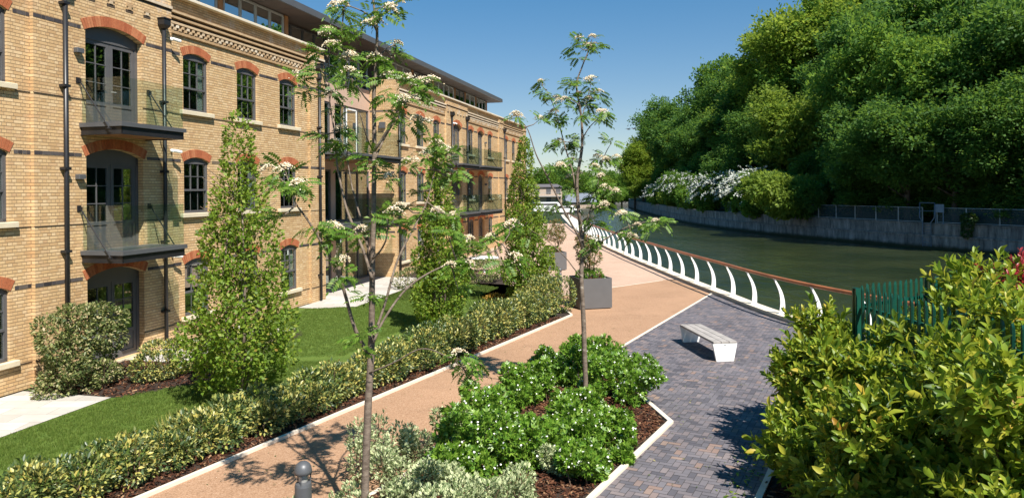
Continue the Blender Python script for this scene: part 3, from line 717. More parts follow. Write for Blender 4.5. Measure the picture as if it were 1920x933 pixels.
# lawn, patios and beds beside the building
def TP(*q): return [TO(t, o) for t, o in q]
poly_ground('lawn', TP((4, .1), (30.5, .1), (34, .1), (34, 4.0), (31.0, 6.6))+[(.9, 24.1), (KL(20)-.9, 20), (KL(12)-.9, 12), (KL(4)-.9, 4)], .004, lawn_m)
for q in (((3, .12), (12.66, .12), (12.66, 2.38), (3, 2.38)), ((15.6, .12), (20.3, .12), (20.3, 2.2), (15.6, 2.2)), ((23.9, .12), (33.4, .12), (33.2, 2.1), (24.55, 2.15), (23.9, .9))):
    poly_ground('patio', TP(*q), .016, slab_m)
poly_ground('patio', TP((RA, -1.3), (RB, -1.3), (RB, .118), (RA, .118)), .012, slab_m)
def bed(name, poly, z=.012): return poly_ground(name, poly, z, soil_m)
bed('mulch_bed', TP((12.68, .15), (15.55, .15), (15.6, 2.2), (20.3, 2.25), (19.5, 2.9), (14.2, 3.6), (12.68, 2.6)), .014)
bed('mulch_bed', [(KL(4)-1.15, 4), (KL(4)-.06, 4), (KL(24.38)-.06, 24.38), (1.8, 25.6), (.2, 26.8), (-1.6, 25.2), (KL(20)-1.35, 20), (KL(12)-1.1, 12)], .012)
bed('mulch_bed', TP((33.5, .15), (36, .15), (36, 3), (34, 5.5), (31.5, 6.0), (32.0, 3.2), (33.5, 2.4)), .020)
front_bed = [(ER(4.6), 4.6), (ER(18.1), 18.1), (2.68, 14.22), (2.84, 13.15), (1.07, 9.99), (-1.8, 4.5)]
bed('mulch_bed', front_bed, .014)
bed('mulch_bed', [(.6, 4.5), (3.36, 9.95), (3.68, 10.54), (4.5, 12.1), (6.3, 14.2), (9.5, 15.8), (10.8, 14), (12.5, 10), (14, 4.5)], .014)
m = MB()
m.ribbon([(KL(4), 4), (KL(14), 14), (1.97, 24.38), (1.78, 25.72)], .07, -.01, .06)
m.ribbon([(ER(4.6)-.02, 4.6), (ER(18.1), 18.1), (ER(29.2), 29.2)], .075, -.01, .022)
m.ribbon([(2.12, 17.9), (2.68, 14.22), (2.84, 13.15), (1.07, 9.99), (-1.8, 4.5)], .09, -.01, .05)
m.ribbon([(.6, 4.5), (3.36, 9.95), (3.68, 10.54), (4.5, 12.1), (6.3, 14.2), (9.5, 15.8)], .09, -.01, .05)
m.ribbon([(1.0, 28.26), (4.13, 31.13), (6.95, 33.6)], .05, -.01, .014)
structure(m.build('kerb', kerb_m))
m = MB(); cop = [(p[0]+.02, p[1]) for p in bank if -13 < p[1] < 130]; m.ribbon(cop, .46, -.05, .12); structure(m.build('quay_coping', coping_m))
m = MB(); m.ribbon([(p[0]-.30, p[1]) for p in bank if -13 < p[1] < 130], .10, -.01, .013); structure(m.build('coping_shadow_strip', dark_metal))  # dark strip painting the shadow line beside the coping
# bark mulch chips and grass blades: uncountable
def rnd_in(poly, n):
    P = np.array([(p[0], p[1]) for p in poly]); lo, hi = P.min(0), P.max(0); out = []
    while len(out) < n:
        q = lo+(hi-lo)*rng.random(2)
        if inside(q, P): out.append(q)
    return np.array(out)
chip = (np.array([(-.5, 0, 0), (.5, 0, 0), (.42, .28, .06), (-.46, .3, .05)]), [np.array([(0, 1, 2, 3)])], np.zeros(4))
def chips(poly, n, zmul=1):
    q = rnd_in(poly, n); f = Fol(); P = np.column_stack((q, .02+.03*rng.random(n)*zmul)); d = unit(n); d[:, 2] *= .35
    f.add(chip, P, d, np.tile((0, 0, 1.), (n, 1))+unit(n)*.45, .035+.065*rng.random(n)); return f
o = chips([(ER(6.2)+.08, 6.2), (ER(17.9)+.1, 17.9), (2.6, 14.2), (2.76, 13.2), (.98, 10.05), (-1.0, 6.4)], 26000).build('bark_mulch', bark_m); o['kind'] = 'stuff'
o = chips([(3.0, 8.8), (3.36, 9.95), (3.68, 10.54), (4.5, 12.1), (5.2, 11), (4.2, 8.8)], 2500).build('bark_mulch', bark_m); o['kind'] = 'stuff'
o = chips([(KL(9)-1.1, 9), (KL(9)-.05, 9), (KL(24)-.05, 24), (KL(24)-1.1, 24)], 9000).build('bark_mulch', bark_m); o['kind'] = 'stuff'
o = chips(TP((12.7, .2), (15.5, .2), (15.6, 2.2), (19.5, 2.4), (14.2, 3.5), (12.68, 2.6)), 3500).build('bark_mulch', bark_m); o['kind'] = 'stuff'
bl = Fol(); nb = 7; P0 = np.column_stack((rng.normal(size=(nb, 2))*.02, np.zeros(nb))); D0 = unit(nb)*.5+np.array((0, 0, 1.))
tri = (np.array([(-.0035, 0, 0), (.0035, 0, 0), (.001, 1, 0), (-.001, 1, 0)]), [np.array([(0, 1, 2, 3)])], np.zeros(4))
bl.add((tri[0]*np.array((1, .04, 1)), tri[1], tri[2]), P0, D0, unit(nb), .7+.6*rng.random(nb)); tuft = bl.tpl()
f = Fol()
for poly, n in ((TP((8.5, 2.4), (12.7, 2.5), (14.2, 3.6), (16, 3.2), (16.5, 5.2), (9.5, 5.2)), 9000), (TP((16.5, 2.3), (23.8, .6), (24.5, 2.2), (33.2, 2.2), (30.5, 6), (17, 5.4)), 17000)):
    q = rnd_in(poly, n); n = len(q); f.add(tuft, np.column_stack((q, np.full(n, .004))), np.column_stack((rng.normal(size=(n, 2)), np.zeros(n))), np.tile((0, 0, 1.), (n, 1)), .8+.5*rng.random(n))
o = f.build('grass', grass_m); o['kind'] = 'stuff'
def litter(name, poly, n, mat, sz):
    q = rnd_in(poly, n); f = Fol(); P = np.column_stack((q, .016+.012*rng.random(n))); d = unit(n); d[:, 2] *= .2
    f.add(T_leaf(1, .5, .2, .1), P, d, np.tile((0, 0, 1.), (n, 1))+unit(n)*.3, sz*(.6+.8*rng.random(n))); o = f.build(name, mat); o['kind'] = 'stuff'
path_near = [(KL(8)+.1, 8), (ER(8)-.1, 8), (ER(24)-.1, 24), (KL(24)+.1, 24)]
litter('fallen_petals', path_near, 520, blossom_m, .016); litter('fallen_leaves', path_near, 150, vib_m, .045)
litter('fallen_leaves', [(1.3, 9.8), (3.0, 13.1), (2.9, 15), (5.5, 20), (6, 15), (3.4, 10.2)], 160, vib_m, .05)
litter('fallen_leaves', [(3.2, 9.9), (2.6, 9.2), (3.6, 11.6), (4.4, 12.6), (4.3, 11.8)], 120, laurel_m, .08)
# ------------------------------------------------------------------ FAR BANK
fw = spl(FARW, 5)
fY = np.array([p[1] for p in fw]); fX = np.array([p[0] for p in fw])
def xw(Y): return float(np.interp(Y, fY, fX))
def hillz(X, Y):
    s = X-xw(Y)-3.0
    return 1.0 + (0 if s < 0 else min(s*.5, 26+.1*s)) + .25*math.sin(X*.7)*math.cos(Y*.5)*min(1, max(0, s/4))
ys = np.concatenate((np.arange(-10, 200, 5.), np.arange(200, 331, 10.))); ss = [0, .5, 3, 5, 8, 12, 17, 24, 34, 50, 80, 140]
V = []; Fs = []
for i, y in enumerate(ys):
    for s in ss: X = xw(y)+.35+s; V.append((X, y, hillz(X, y) if s > .4 else .95))
k = len(ss)
for i in range(len(ys)-1):
    for j in range(k-1): Fs.append((i*k+j, i*k+j+1, (i+1)*k+j+1, (i+1)*k+j))
m = MB(); m.mesh(V, Fs); structure(m.build('wooded_hill', ground_m, smooth=True))
m = MB()
for i, (a, b) in enumerate(zip(fw, fw[1:])):
    prof = [(0, -1.9), (0, -.12), (-.06, -.10), (-.06, .02), (.22, .06), (.22, .93), (.16, .95), (.16, 1.06), (.6, 1.06)]
    for (o1, z1), (o2, z2) in zip(prof, prof[1:]): m.face([(a[0]+o1, a[1], z1), (a[0]+o2, a[1], z2), (b[0]+o2, b[1], z2), (b[0]+o1, b[1], z1)])
def streak():
    m_, nt, out = nmat('streaked_concrete'); co = coord(nt)
    mp = nd(nt, 'Mapping'); nt.links.new(co, mp.inputs[0]); mp.inputs['Scale'].default_value = (1, 1, .18)
    c = ramp(nt, noise(nt, mp.outputs[0], 2.2, 6, .7), [(.32, (.09, .085, .08)), (.5, (.25, .235, .215)), (.68, (.42, .39, .35))])
    c = mixc(nt, .7, c, ramp(nt, noise(nt, co, .6, 5), [(.3, (.55, .55, .55)), (.7, (1.15, 1.15, 1.15))]), 'MULTIPLY')
    sx = nd(nt, 'SeparateXYZ'); nt.links.new(co, sx.inputs[0]); wz = nd(nt, 'MULTIPLY' if False else 'Math', operation='MULTIPLY_ADD'); nt.links.new(noise(nt, co, 1.5, 4), wz.inputs[0]); wz.inputs[1].default_value = .35; nt.links.new(sx.outputs[2], wz.inputs[2])
    mr = nd(nt, 'MapRange'); nt.links.new(wz.outputs[0], mr.inputs[0]); mr.inputs[1].default_value = -.85; mr.inputs[2].default_value = -.55
    c = mixc(nt, mr.outputs[0], (.035, .042, .022), c)      # weed-stained tide line
    princ(nt, out, c, .9, 0, .2, bump(nt, noise(nt, co, 5, 5), .5, .03)); return m_
tag(m.build('river_wall', streak()), 'weathered grey concrete river wall with a ledge on the far bank', 'wall')
def along(Y): return np.array((xw(Y)+.3, Y, 1.0))
fence = empty('mesh_fence', along(70), 'low grey post and rail fence with dark mesh on the far river wall', 'fence')
scr, nt, out = nmat('mesh_screen')
t_ = nd(nt, 'BsdfTransparent'); p_ = princ(nt, None, (.05, .085, .09), .7); mx = nd(nt, 'MixShader'); mx.inputs[0].default_value = .5
nt.links.new(t_.outputs[0], mx.inputs[1]); nt.links.new(p_.outputs[0], mx.inputs[2]); nt.links.new(mx.outputs[0], out.inputs[0])
L0 = np.array(fence.location)
def fence_run(Ya, Yb, n):
    Y = np.linspace(Ya, Yb, n+1); pts = [along(y) for y in Y]
    for p in pts:
        m = MB(); m.box(p[0]-.035, p[0]+.035, p[1]-.035, p[1]+.035, p[2]-.1, p[2]+1.42); m.build('post', galv, fence, None).data.transform(Matrix.Translation(-Vector(L0)))
    for dz in (.14, 1.38):
        m = MB(); m.tube([tuple(p+np.array((0, 0, dz))) for p in pts], .03, 6); m.build('rail', galv, fence).data.transform(Matrix.Translation(-Vector(L0)))
    for a, b in zip(pts, pts[1:]):
        m = MB(); q = np.array((.04, 0, 0)); m.face([tuple(a+q+(0, 0, .16)), tuple(b+q+(0, 0, .16)), tuple(b+q+(0, 0, 1.36)), tuple(a+q+(0, 0, 1.36))]); m.build('mesh_panel', scr, fence).data.transform(Matrix.Translation(-Vector(L0)))
fence_run(50, 62.6, 5); fence_run(64.0, 86.5, 9); fence_run(91, 96, 2)
# ladder and gate at the gap in the fence
p = along(63.3); lad = empty('river_ladder', (p[0]-.2, p[1], -1.2), 'blue grey steel ladder hooped over the far river wall beside the fence gap', 'ladder')
lad.rotation_euler = (0, 0, math.atan2(-(xw(65)-xw(61)), 4))
for s in (-1, 1):
    m = MB(); m.tube([(.06, .42*s, 0), (.06-.16, .42*s, .3), (-.10, .42*s, 2.3), (-.06, .75*s, 2.75), (-.02, .75*s, 4.0)], .05, 8); m.build('side_rail', ladder_m, lad, smooth=True)
for k in range(8):
    m = MB(); m.tube([(-.1, -.42, .3+k*.27), (-.1, .42, .3+k*.27)], .022, 6); m.build('rung', ladder_m, lad)
m = MB(); m.tube([(-.02, -.75, 4.0), (-.02, .75, 4.0)], .05, 8); m.tube([(-.02, -.75, 3.3), (-.02, .75, 3.3)], .03, 8); m.build('top_bar', ladder_m, lad)
p = along(62.0); m = MB(); m.box(-.03, .03, -.45, .45, 2.0, 2.7); m.box(-.02, .02, -.40, -.34, 1.0, 2.0); m.box(-.02, .02, .34, .40, 1.0, 2.0)
o = m.build('sign_board', plain('blue_grey_board', (.17, .23, .30), .6)); o.location = (p[0]-.25, p[1]+.2, 0); o.rotation_euler = (0, 0, lad.rotation_euler[2]); tag(o, 'blank blue grey sign board on short posts beside the far river ladder', 'sign')

# ---- trees of the far bank: prototypes, then copies with their own proportions
def quadleaf(L, W): return (np.array([(-.5*W, 0, 0), (.5*W, 0, .05*L), (.35*W, L, -.05*L), (-.35*W, L*.9, .04*L)]), [np.array([(0, 1, 2, 3)])], np.array((1, 1, 1, 1.)))
def clump(n, spread, L, W):
    f = Fol(); d = unit(n); P = d*spread*(.3+.7*rng.random((n, 1))); f.add(quadleaf(L, W), P, d+np.array((0, .5, 0)), unit(n)*.7+np.array((0, 0, .9)), .7+.6*rng.random(n)); return f.tpl()
def big_tree(name, H, Wd_, kind, n):
    """tapered trunk with limbs; the crown is many overlapping leaf masses with gaps between"""
    root = bpy.data.objects.new(name, None); COL.objects.link(root)
    blobs = []; limbs = []
    zc = H*.55; a, c = Wd_/2, H*.46
    nb = {'round': 52, 'tall': 46, 'weep': 56, 'bushy': 34}[kind]
    for i in range(nb):
        d = unit(1)[0]; 
        if d[2] < -.55: d[2] *= -.5
        rr = .35+.72*rng.random()
        p = np.array((d[0]*a*rr, d[1]*a*rr, zc+d[2]*c*rr)); r = Wd_*(.05+.11*rng.random()**1.3)
        if kind == 'tall': r *= .9
        blobs.append((p[0], p[1], max(p[2], r*.8), r*1.15, r*1.15, r*(.62 if kind != 'weep' else .8))); limbs.append(p)
    blobs.append((0, 0, zc, a*.55, a*.55, c*.55))
    m = MB(); m.tube([(0, 0, -1.0), (.1, 0, H*.15), (-.1, .1, H*.4), (0, 0, H*.75)], [Wd_*.034, Wd_*.026, Wd_*.019, Wd_*.006], 9)
    for p in limbs[::2]:
        z0 = max(H*.16, p[2]*.55); m.tube([(0, 0, z0), tuple(p*np.array((.5, .5, 0))+np.array((0, 0, z0*.45+p[2]*.5))), tuple(p)], [Wd_*.012, Wd_*.009, Wd_*.003], 6)
    m.build('trunk', tbark, root, smooth=True)
    f = Fol(); P, O = blob_points(blobs, n, .45, .4, .68); k = len(P)
    P = P+O*np.abs(rng.normal(size=(k, 1)))*.75+unit(k)*.4
    D = O+unit(k)*.6+np.array((0, 0, -.5 if kind == 'weep' else .05)); Nn = O*.9+np.array((0, -.15, .45))+unit(k)*.55
    f.add(clump(9, .55, .34, .22), P, D, Nn, .6+.8*rng.random(k))
    return root, f
P_T = {}
for key, nm, H, W_, kind, n in (('A', 'broadleaf_tree', 20, 14, 'round', 5200), ('B', 'broadleaf_tree', 20, 12, 'tall', 4600), ('C', 'broadleaf_tree', 20, 14, 'weep', 5400), ('D', 'broadleaf_tree', 12, 11, 'bushy', 3000)):
    r, f = big_tree(nm, H, W_, kind, n); f.build('crown', forest['mid'], r); P_T[key] = [r, H, W_, False]
def tree(key, pos, H, Wd_, tone, label, group=None, rz=None):
    r, h0, w0, used = P_T[key]
    o = dup(r) if used else r; P_T[key][3] = True
    o.location = pos; o.scale = (Wd_/w0, Wd_/w0, H/h0); o.rotation_euler = (0, 0, random.uniform(0, 6.28) if rz is None else rz)
    for ch in o.children:
        if ch.name.startswith('crown'): ch.material_slots[0].link = 'OBJECT'; ch.material_slots[0].material = forest[tone]
    tag(o, label, 'tree', group); return o
def tree_px(key, px, top, Y, Wd_, tone, label, group=None):
    if 1250 < px < 1600: Y *= 1.14; Wd_ *= 1.1
    q = AT(px, top, Y); z = hillz(q[0], Y) if q[0] > xw(Y) else 0.0
    return tree(key, (q[0], Y, z-.2), max(4, q[2]-z), Wd_, tone, label, group)
GR = 'trees of the dark wooded slope'
SL = 'dense dark green tree crowding the shaded slope across the river'
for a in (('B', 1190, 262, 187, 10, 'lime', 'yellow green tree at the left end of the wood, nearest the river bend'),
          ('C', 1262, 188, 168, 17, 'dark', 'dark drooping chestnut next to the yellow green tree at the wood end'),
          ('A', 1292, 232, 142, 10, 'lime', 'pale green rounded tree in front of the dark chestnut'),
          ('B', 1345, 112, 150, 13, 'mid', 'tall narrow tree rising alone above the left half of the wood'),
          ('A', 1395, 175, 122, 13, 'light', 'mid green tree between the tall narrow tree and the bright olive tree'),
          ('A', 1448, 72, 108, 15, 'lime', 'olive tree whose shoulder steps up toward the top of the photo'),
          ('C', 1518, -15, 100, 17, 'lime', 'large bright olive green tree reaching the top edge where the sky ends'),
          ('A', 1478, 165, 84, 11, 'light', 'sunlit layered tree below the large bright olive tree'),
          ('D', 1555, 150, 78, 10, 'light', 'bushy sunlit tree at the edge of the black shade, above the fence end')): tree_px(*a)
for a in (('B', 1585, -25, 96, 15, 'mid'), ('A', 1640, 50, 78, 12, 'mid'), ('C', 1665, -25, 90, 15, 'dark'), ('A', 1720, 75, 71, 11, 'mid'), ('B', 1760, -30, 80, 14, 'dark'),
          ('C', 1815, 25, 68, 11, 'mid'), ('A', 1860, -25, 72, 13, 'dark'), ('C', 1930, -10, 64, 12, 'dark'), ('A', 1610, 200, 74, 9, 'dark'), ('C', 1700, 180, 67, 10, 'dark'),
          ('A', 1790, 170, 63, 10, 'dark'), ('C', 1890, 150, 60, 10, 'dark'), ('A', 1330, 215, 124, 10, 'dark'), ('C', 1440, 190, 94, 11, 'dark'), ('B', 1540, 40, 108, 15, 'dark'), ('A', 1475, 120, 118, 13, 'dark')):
    tree_px(*a, SL, GR)  # darker leaf tone puts the shade of the slope into the colour
# rest of the wood up the slope; trees out of view added for shade
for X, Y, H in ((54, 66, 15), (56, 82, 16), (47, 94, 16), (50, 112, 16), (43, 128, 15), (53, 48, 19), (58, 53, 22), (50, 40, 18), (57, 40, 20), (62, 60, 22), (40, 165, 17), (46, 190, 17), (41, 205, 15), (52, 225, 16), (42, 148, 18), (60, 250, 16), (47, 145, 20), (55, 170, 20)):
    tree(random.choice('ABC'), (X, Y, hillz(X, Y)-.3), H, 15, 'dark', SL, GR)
UL = 'low dark bush in the shade under the trees across the river'
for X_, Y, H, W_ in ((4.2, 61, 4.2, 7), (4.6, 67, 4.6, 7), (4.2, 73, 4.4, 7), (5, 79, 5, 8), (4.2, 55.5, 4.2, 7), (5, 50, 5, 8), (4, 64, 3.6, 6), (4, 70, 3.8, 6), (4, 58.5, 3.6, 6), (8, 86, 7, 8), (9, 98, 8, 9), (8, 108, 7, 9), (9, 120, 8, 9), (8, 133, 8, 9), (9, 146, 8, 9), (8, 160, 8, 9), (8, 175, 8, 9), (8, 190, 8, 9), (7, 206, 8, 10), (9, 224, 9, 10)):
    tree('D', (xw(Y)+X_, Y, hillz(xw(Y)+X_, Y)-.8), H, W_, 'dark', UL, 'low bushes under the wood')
# low trees closing the river bend
GR2 = 'low trees closing the view at the river bend'
for i, (px, top, Y, W_, tone) in enumerate(((1012, 318, 200, 12, 'mid'), (1045, 305, 215, 9, 'dark'), (1072, 312, 225, 12, 'mid'), (1095, 325, 290, 14, 'mid'), (1118, 330, 300, 15, 'light'), (1140, 322, 310, 15, 'mid'), (1160, 328, 320, 15, 'mid'), (1182, 330, 325, 15, 'dark'), (1205, 326, 335, 16, 'dark'), (1085, 342, 260, 10, 'light'), (1132, 343, 285, 11, 'mid'))):
    q = AT(px, top, Y); tree('D', (q[0], Y, -1.0), q[2]+1.0, W_, tone, 'low rounded green tree in the distance where the river bends', GR2)
for px, top, Y, W_ in ((1108, 352, 226, 10), (1128, 350, 236, 11), (1148, 349, 246, 11), (1166, 352, 258, 11)):
    q = AT(px, top, Y); tree('D', (q[0], Y, -1.6), q[2]+1.6, W_, 'mid', 'low rounded green tree in the distance where the river bends', GR2)
tree('D', (xw(184)+1.5, 183, .6), 6, 9, 'light', 'leafy bush at the foot of the yellow green tree nearest the river bend')
# riverside shrubs on the far wall
def white_shrub(px, top, Y, W_, label, n=520, frac=.75):
    q = AT(px, top, Y); X = xw(Y)+1.6; z0 = hillz(X, Y)-.3; H = q[2]-z0; root = empty('flowering_shrub', (X, Y, z0), label, 'shrub')
    bl = [(rng.normal()*W_*.2, rng.normal()*W_*.24, H*(.35+.3*rng.random()), W_*.3, W_*.32, H*.33) for _ in range(7)]
    f = Fol(); P, O = blob_points(bl, 900, .3, .1); k = len(P); f.add(clump(7, .3, .26, .17), P, O+unit(k)*.6, O*.9+np.array((0, -.15, .4))+unit(k)*.5, .7+.6*rng.random(k)); f.build('foliage', forest['mid'], root)
    f = Fol(); fl = Fol(); k = 16; tt = np.linspace(0, 1, k); PP = np.column_stack((np.zeros(k), tt, -.55*tt**2))+rng.normal(size=(k, 3))*.03; fl.add(quadleaf(.16, .12), PP, unit(k), unit(k)+np.array((0, 0, .6)), .8+.5*rng.random(k)); spray = fl.tpl(); n = int(n*.5)
    P, O = blob_points(bl, n, .1, .3); ok = (O[:, 2] > -.1) & (rng.random(len(P)) < frac); P, O = P[ok], O[ok]; k = len(P)
    D = O*np.array((1, 1, .35))+np.array((-.5, -.3, .1))+unit(k)*.25; f.add(spray, P, D, np.tile((0, 0, 1.), (k, 1)), .8+.8*rng.random(k)); f.build('blossom', haw_m, root)
for a in ((1206, 338, 150, 6, 'white blossomed shrub half hidden at the far end of the river wall', 420, .6), (1258, 318, 124, 4.6, 'tall white blossomed shrub standing above a green one on the river wall'),
          (1312, 326, 104, 6, 'greyish white arching shrub spilling down over the river wall', 700, .9), (1358, 318, 97, 4.4, 'middle white flowering shrub with a green base by the river wall', 420, .7), (1400, 312, 91, 4.6, 'rightmost white flowering shrub beside the start of the fence', 600, .85)): white_shrub(*a)
def green_shrub(px, top, Y, W_, tone, label, n=1100, off=1.5):
    q = AT(px, top, Y); X = xw(Y)+off; z0 = hillz(X, Y)-.4; H = q[2]-z0; root = empty('green_shrub', (X, Y, z0), label, 'shrub')
    bl = [(rng.normal()*W_*.2, rng.normal()*W_*.24, H*(.3+.38*rng.random()), W_*.27, W_*.29, H*.3) for _ in range(9)]
    f = Fol(); P, O = blob_points(bl, n, .3, -.6); k = len(P); f.add(clump(8, .28, .26, .18), P, O+unit(k)*.6, O*.9+np.array((0, -.15, .4))+unit(k)*.5, .7+.6*rng.random(k)); f.build('foliage', forest[tone], root)
for a in ((1234, 352, 134, 6, 'light', 'green shrub between the white shrubs near the river bend'), (1285, 352, 114, 5, 'mid', 'dark green shrub right of the tall white blossomed shrub'), (1380, 352, 93, 3.4, 'mid', 'small leafy shrub hanging below the middle white flowering shrub'),
          (1430, 345, 88, 7, 'mid', 'mid green shrub touching the rightmost white flowering shrub'), (1485, 312, 82, 9, 'light', 'big bright yellow green bush spilling over the fence end', 2000), (1535, 330, 79, 6, 'dark', 'dark bush right of the bright bush at the start of the long fence')): green_shrub(*a)
p = along(59.6); f = Fol(); bl = [(p[0]-.35, p[1]+.1*k, 1.3-.45*k, .3, .55-.06*k, .45) for k in range(4)]+[(p[0]-.3, p[1], 1.6, .3, 1.0, .35)]
leafy(f, bl, 700, T_leaf(.22, .17), up=-.3); tag(f.build('ivy', ivy_m, loc=(p[0], p[1], 1.0)), 'green climber hanging through the fence down the river wall', 'plant')

# ------------------------------------------------------------------ DISTANT BUILDING, ROOF AND BOATS beyond the plaza
q = G(1018, 386, 0); hx, hy = q[0], q[1]
o = empty('distant_house', (hx, hy, 0), 'small pale house with white balconies far off past the hornbeams', 'house')
hw = plain('pale_house_wall', (.40, .31, .24), .8); m = MB(); m.box(-6, 5, 0, 10, 0, 4.9); m.build('wall', hw, o)
m = MB(); m.mesh([(-6.3, -.4, 4.9), (5.3, -.4, 4.9), (5.3, 10.4, 4.9), (-6.3, 10.4, 4.9), (-5, 5, 5.7), (4, 5, 5.7)], [(0, 1, 5, 4), (1, 2, 5), (2, 3, 4, 5), (3, 0, 4)]); m.build('roof', plain('grey_tiles', (.12, .11, .12), .8), o)
for x in (-4.5, -1.5, 1.5, 4):
    for z in (.7, 3.1): m = MB(); m.box(x-.6, x+.6, -.06, .02, z, z+1.5); m.build('window', panes if False else frame_m, o)
for z in (2.4,):
    m = MB(); m.box(-5.8, 4.8, -1.4, -.07, z, z+.2); bo = m.build('balcony', alu, o); m = MB(); m.box(-5.8, 4.8, -1.4, -1.35, z+1.05, z+1.12)
    for k in range(17): x = -5.7+k*.64; m.box(x-.02, x+.02, -1.4, -1.36, z+.2, z+1.05)
    m.build('balustrade', alu, bo)
q = G(1090, 391, 0); o = empty('boat_house', (q[0], q[1], 0), 'low hut with a blue grey pitched roof beside the river bend', 'hut')
m = MB(); m.box(-3, 3, 0, 6, 0, 1.4); m.build('wall', hw, o); m = MB(); m.mesh([(-3.4, -.4, 1.4), (3.4, -.4, 1.4), (3.4, 6.4, 1.4), (-3.4, 6.4, 1.4), (-3.4, 3, 3.4), (3.4, 3, 3.4)], [(0, 1, 5, 4), (2, 3, 4, 5), (1, 2, 5), (3, 0, 4)]); m.build('roof', plain('slate_roof', (.16, .18, .22), .6), o)
for i, (px, py, L, lab) in enumerate(((1030, 398, 6, 'white van parked left in front of the far pale house'), (1062, 400, 5, 'white car parked nearest the river in front of the far hut'))):
    q = G(px, py); o = empty('parked_van' if i == 0 else 'parked_car', (q[0], q[1], 0), lab, 'van' if i == 0 else 'car')
    h = 1.9 if i == 0 else 1.35; m = MB(); yz = [(-.9, .25), (-.9, h*.62), (-.8, h), (.8, h), (.9, h*.62), (.9, .25)]
    xs = [(-L/2, .9), (-L/2+.25, 1), (L/2-1.4, 1), (L/2-.9, .66), (L/2-.05, .6), (L/2, .5)]
    V = [(x, y, .25+(z-.25)*s) for x, s in xs for y, z in yz]; Fs = [tuple(range(5, -1, -1)), tuple(range(30, 36))]+[(a*6+b, a*6+(b+1) % 6, a*6+6+(b+1) % 6, a*6+6+b) for a in range(5) for b in range(6)]
    m.mesh(V, Fs); m.build('body', white_m, o)
    m = MB(); m.box(-L/2+.6, L/2-1.5, -.89, .89, h*.68, h*.9); m.build('window', pent_glass if False else frame_m, o)
    for x in (-L/2+.9, L/2-.9):
        for y in (-.82, .82): m = MB(); m.tube([(x, y-.1, .32), (x, y+.1, .32)], .32, 14); m.build('wheel', dark_metal, o)
for (px, py) in ((1178, 243), (1188, 242)):
    p = AT(px, py, 75); m = MB()
    m.tube([(-.22, 0, 0), (0, 0, .02), (.2, 0, .04), (.27, 0, .05)], [.01, .05, .045, .015], 6)
    for s in (-1, 1): m.mesh([(-.06, 0, .03), (.1, 0, .04), (.05, s*.26, .16), (-.08, s*.3, .13), (-.1, s*.5, .06)], [(0, 1, 2, 3), (3, 2, 4)])
    o = m.build('bird', dark_metal); o.location = p; o.rotation_euler = (0, 0, .4); tag(o, 'small dark bird flying in the clear sky left of the wood', 'bird', 'pair of birds in the sky')

# ------------------------------------------------------------------ RAILING
rp = [np.array((x, y)) for x, y in spl([b for b in BANK if 13 < b[1] < 92], 10)]
d = [0.]
for a, b in zip(rp, rp[1:]): d.append(d[-1]+np.linalg.norm(b-a))
d = np.array(d); RX = np.array([p[0] for p in rp]); RY = np.array([p[1] for p in rp])
def rpos(s): return np.array((np.interp(s, d, RX), np.interp(s, d, RY)))
rail = empty('riverside_railing', (*rpos(d[-1]/2), .12), 'curving white riverside railing with bowed fins and a timber handrail', 'railing')
L0 = np.array(rail.location)
s0 = float(np.interp(25.8, RY, d)); ss_ = np.arange(s0-2.05*5, d[-1], 2.05)
def fin():
    m = MB(); n = 9; L = []
    for k in range(n+1):
        t = k/n; x = .03+.07*math.sin(math.pi*min(1, t*1.1)*.75)-.30*t**2.2; wd = .15*(1-t)**.8+.045; L.append((x-wd/2, x+wd/2, t*1.14))
    th = .018
    for (a0, a1, az), (b0, b1, bz) in zip(L, L[1:]):
        V = [(x, y, z) for z, q in ((az, (a0, a1)), (bz, (b0, b1))) for x in q for y in (-th, th)]
        m.mesh(V, [(0, 4, 6, 2), (1, 3, 7, 5), (0, 1, 5, 4), (2, 6, 7, 3)])
    m.box(L[0][0]-.04, L[0][1]+.04, -.06, .06, 0, .012); m.box(L[-1][0]-.02, L[-1][1]+.03, -th, th, 1.14, 1.17)
    return m
post0 = fin().build('post', white_m, rail)
for i, s in enumerate(ss_):
    p = rpos(s); tdir = rpos(min(s+.1, d[-1]))-rpos(max(s-.1, 0)); a = math.atan2(tdir[1], tdir[0])-math.pi/2
    o = post0 if i == 0 else post0.copy()
    if i: COL.objects.link(o); o.parent = rail
    o.location = (p[0]-L0[0], p[1]-L0[1], 0); o.rotation_euler = (0, 0, a)
m = MB(); hp = []
for s in np.arange(max(0, s0-2.05*5-.5), d[-1], .8):
    p = rpos(s); t = rpos(min(s+.1, d[-1]))-rpos(max(s-.1, 0)); t /= np.linalg.norm(t); hp.append((p[0]-t[1]*.22-L0[0], p[1]+t[0]*.22-L0[1], 1.20))
m.tube(hp, .058, 10); m.build('handrail', rail_wood, rail, smooth=True)

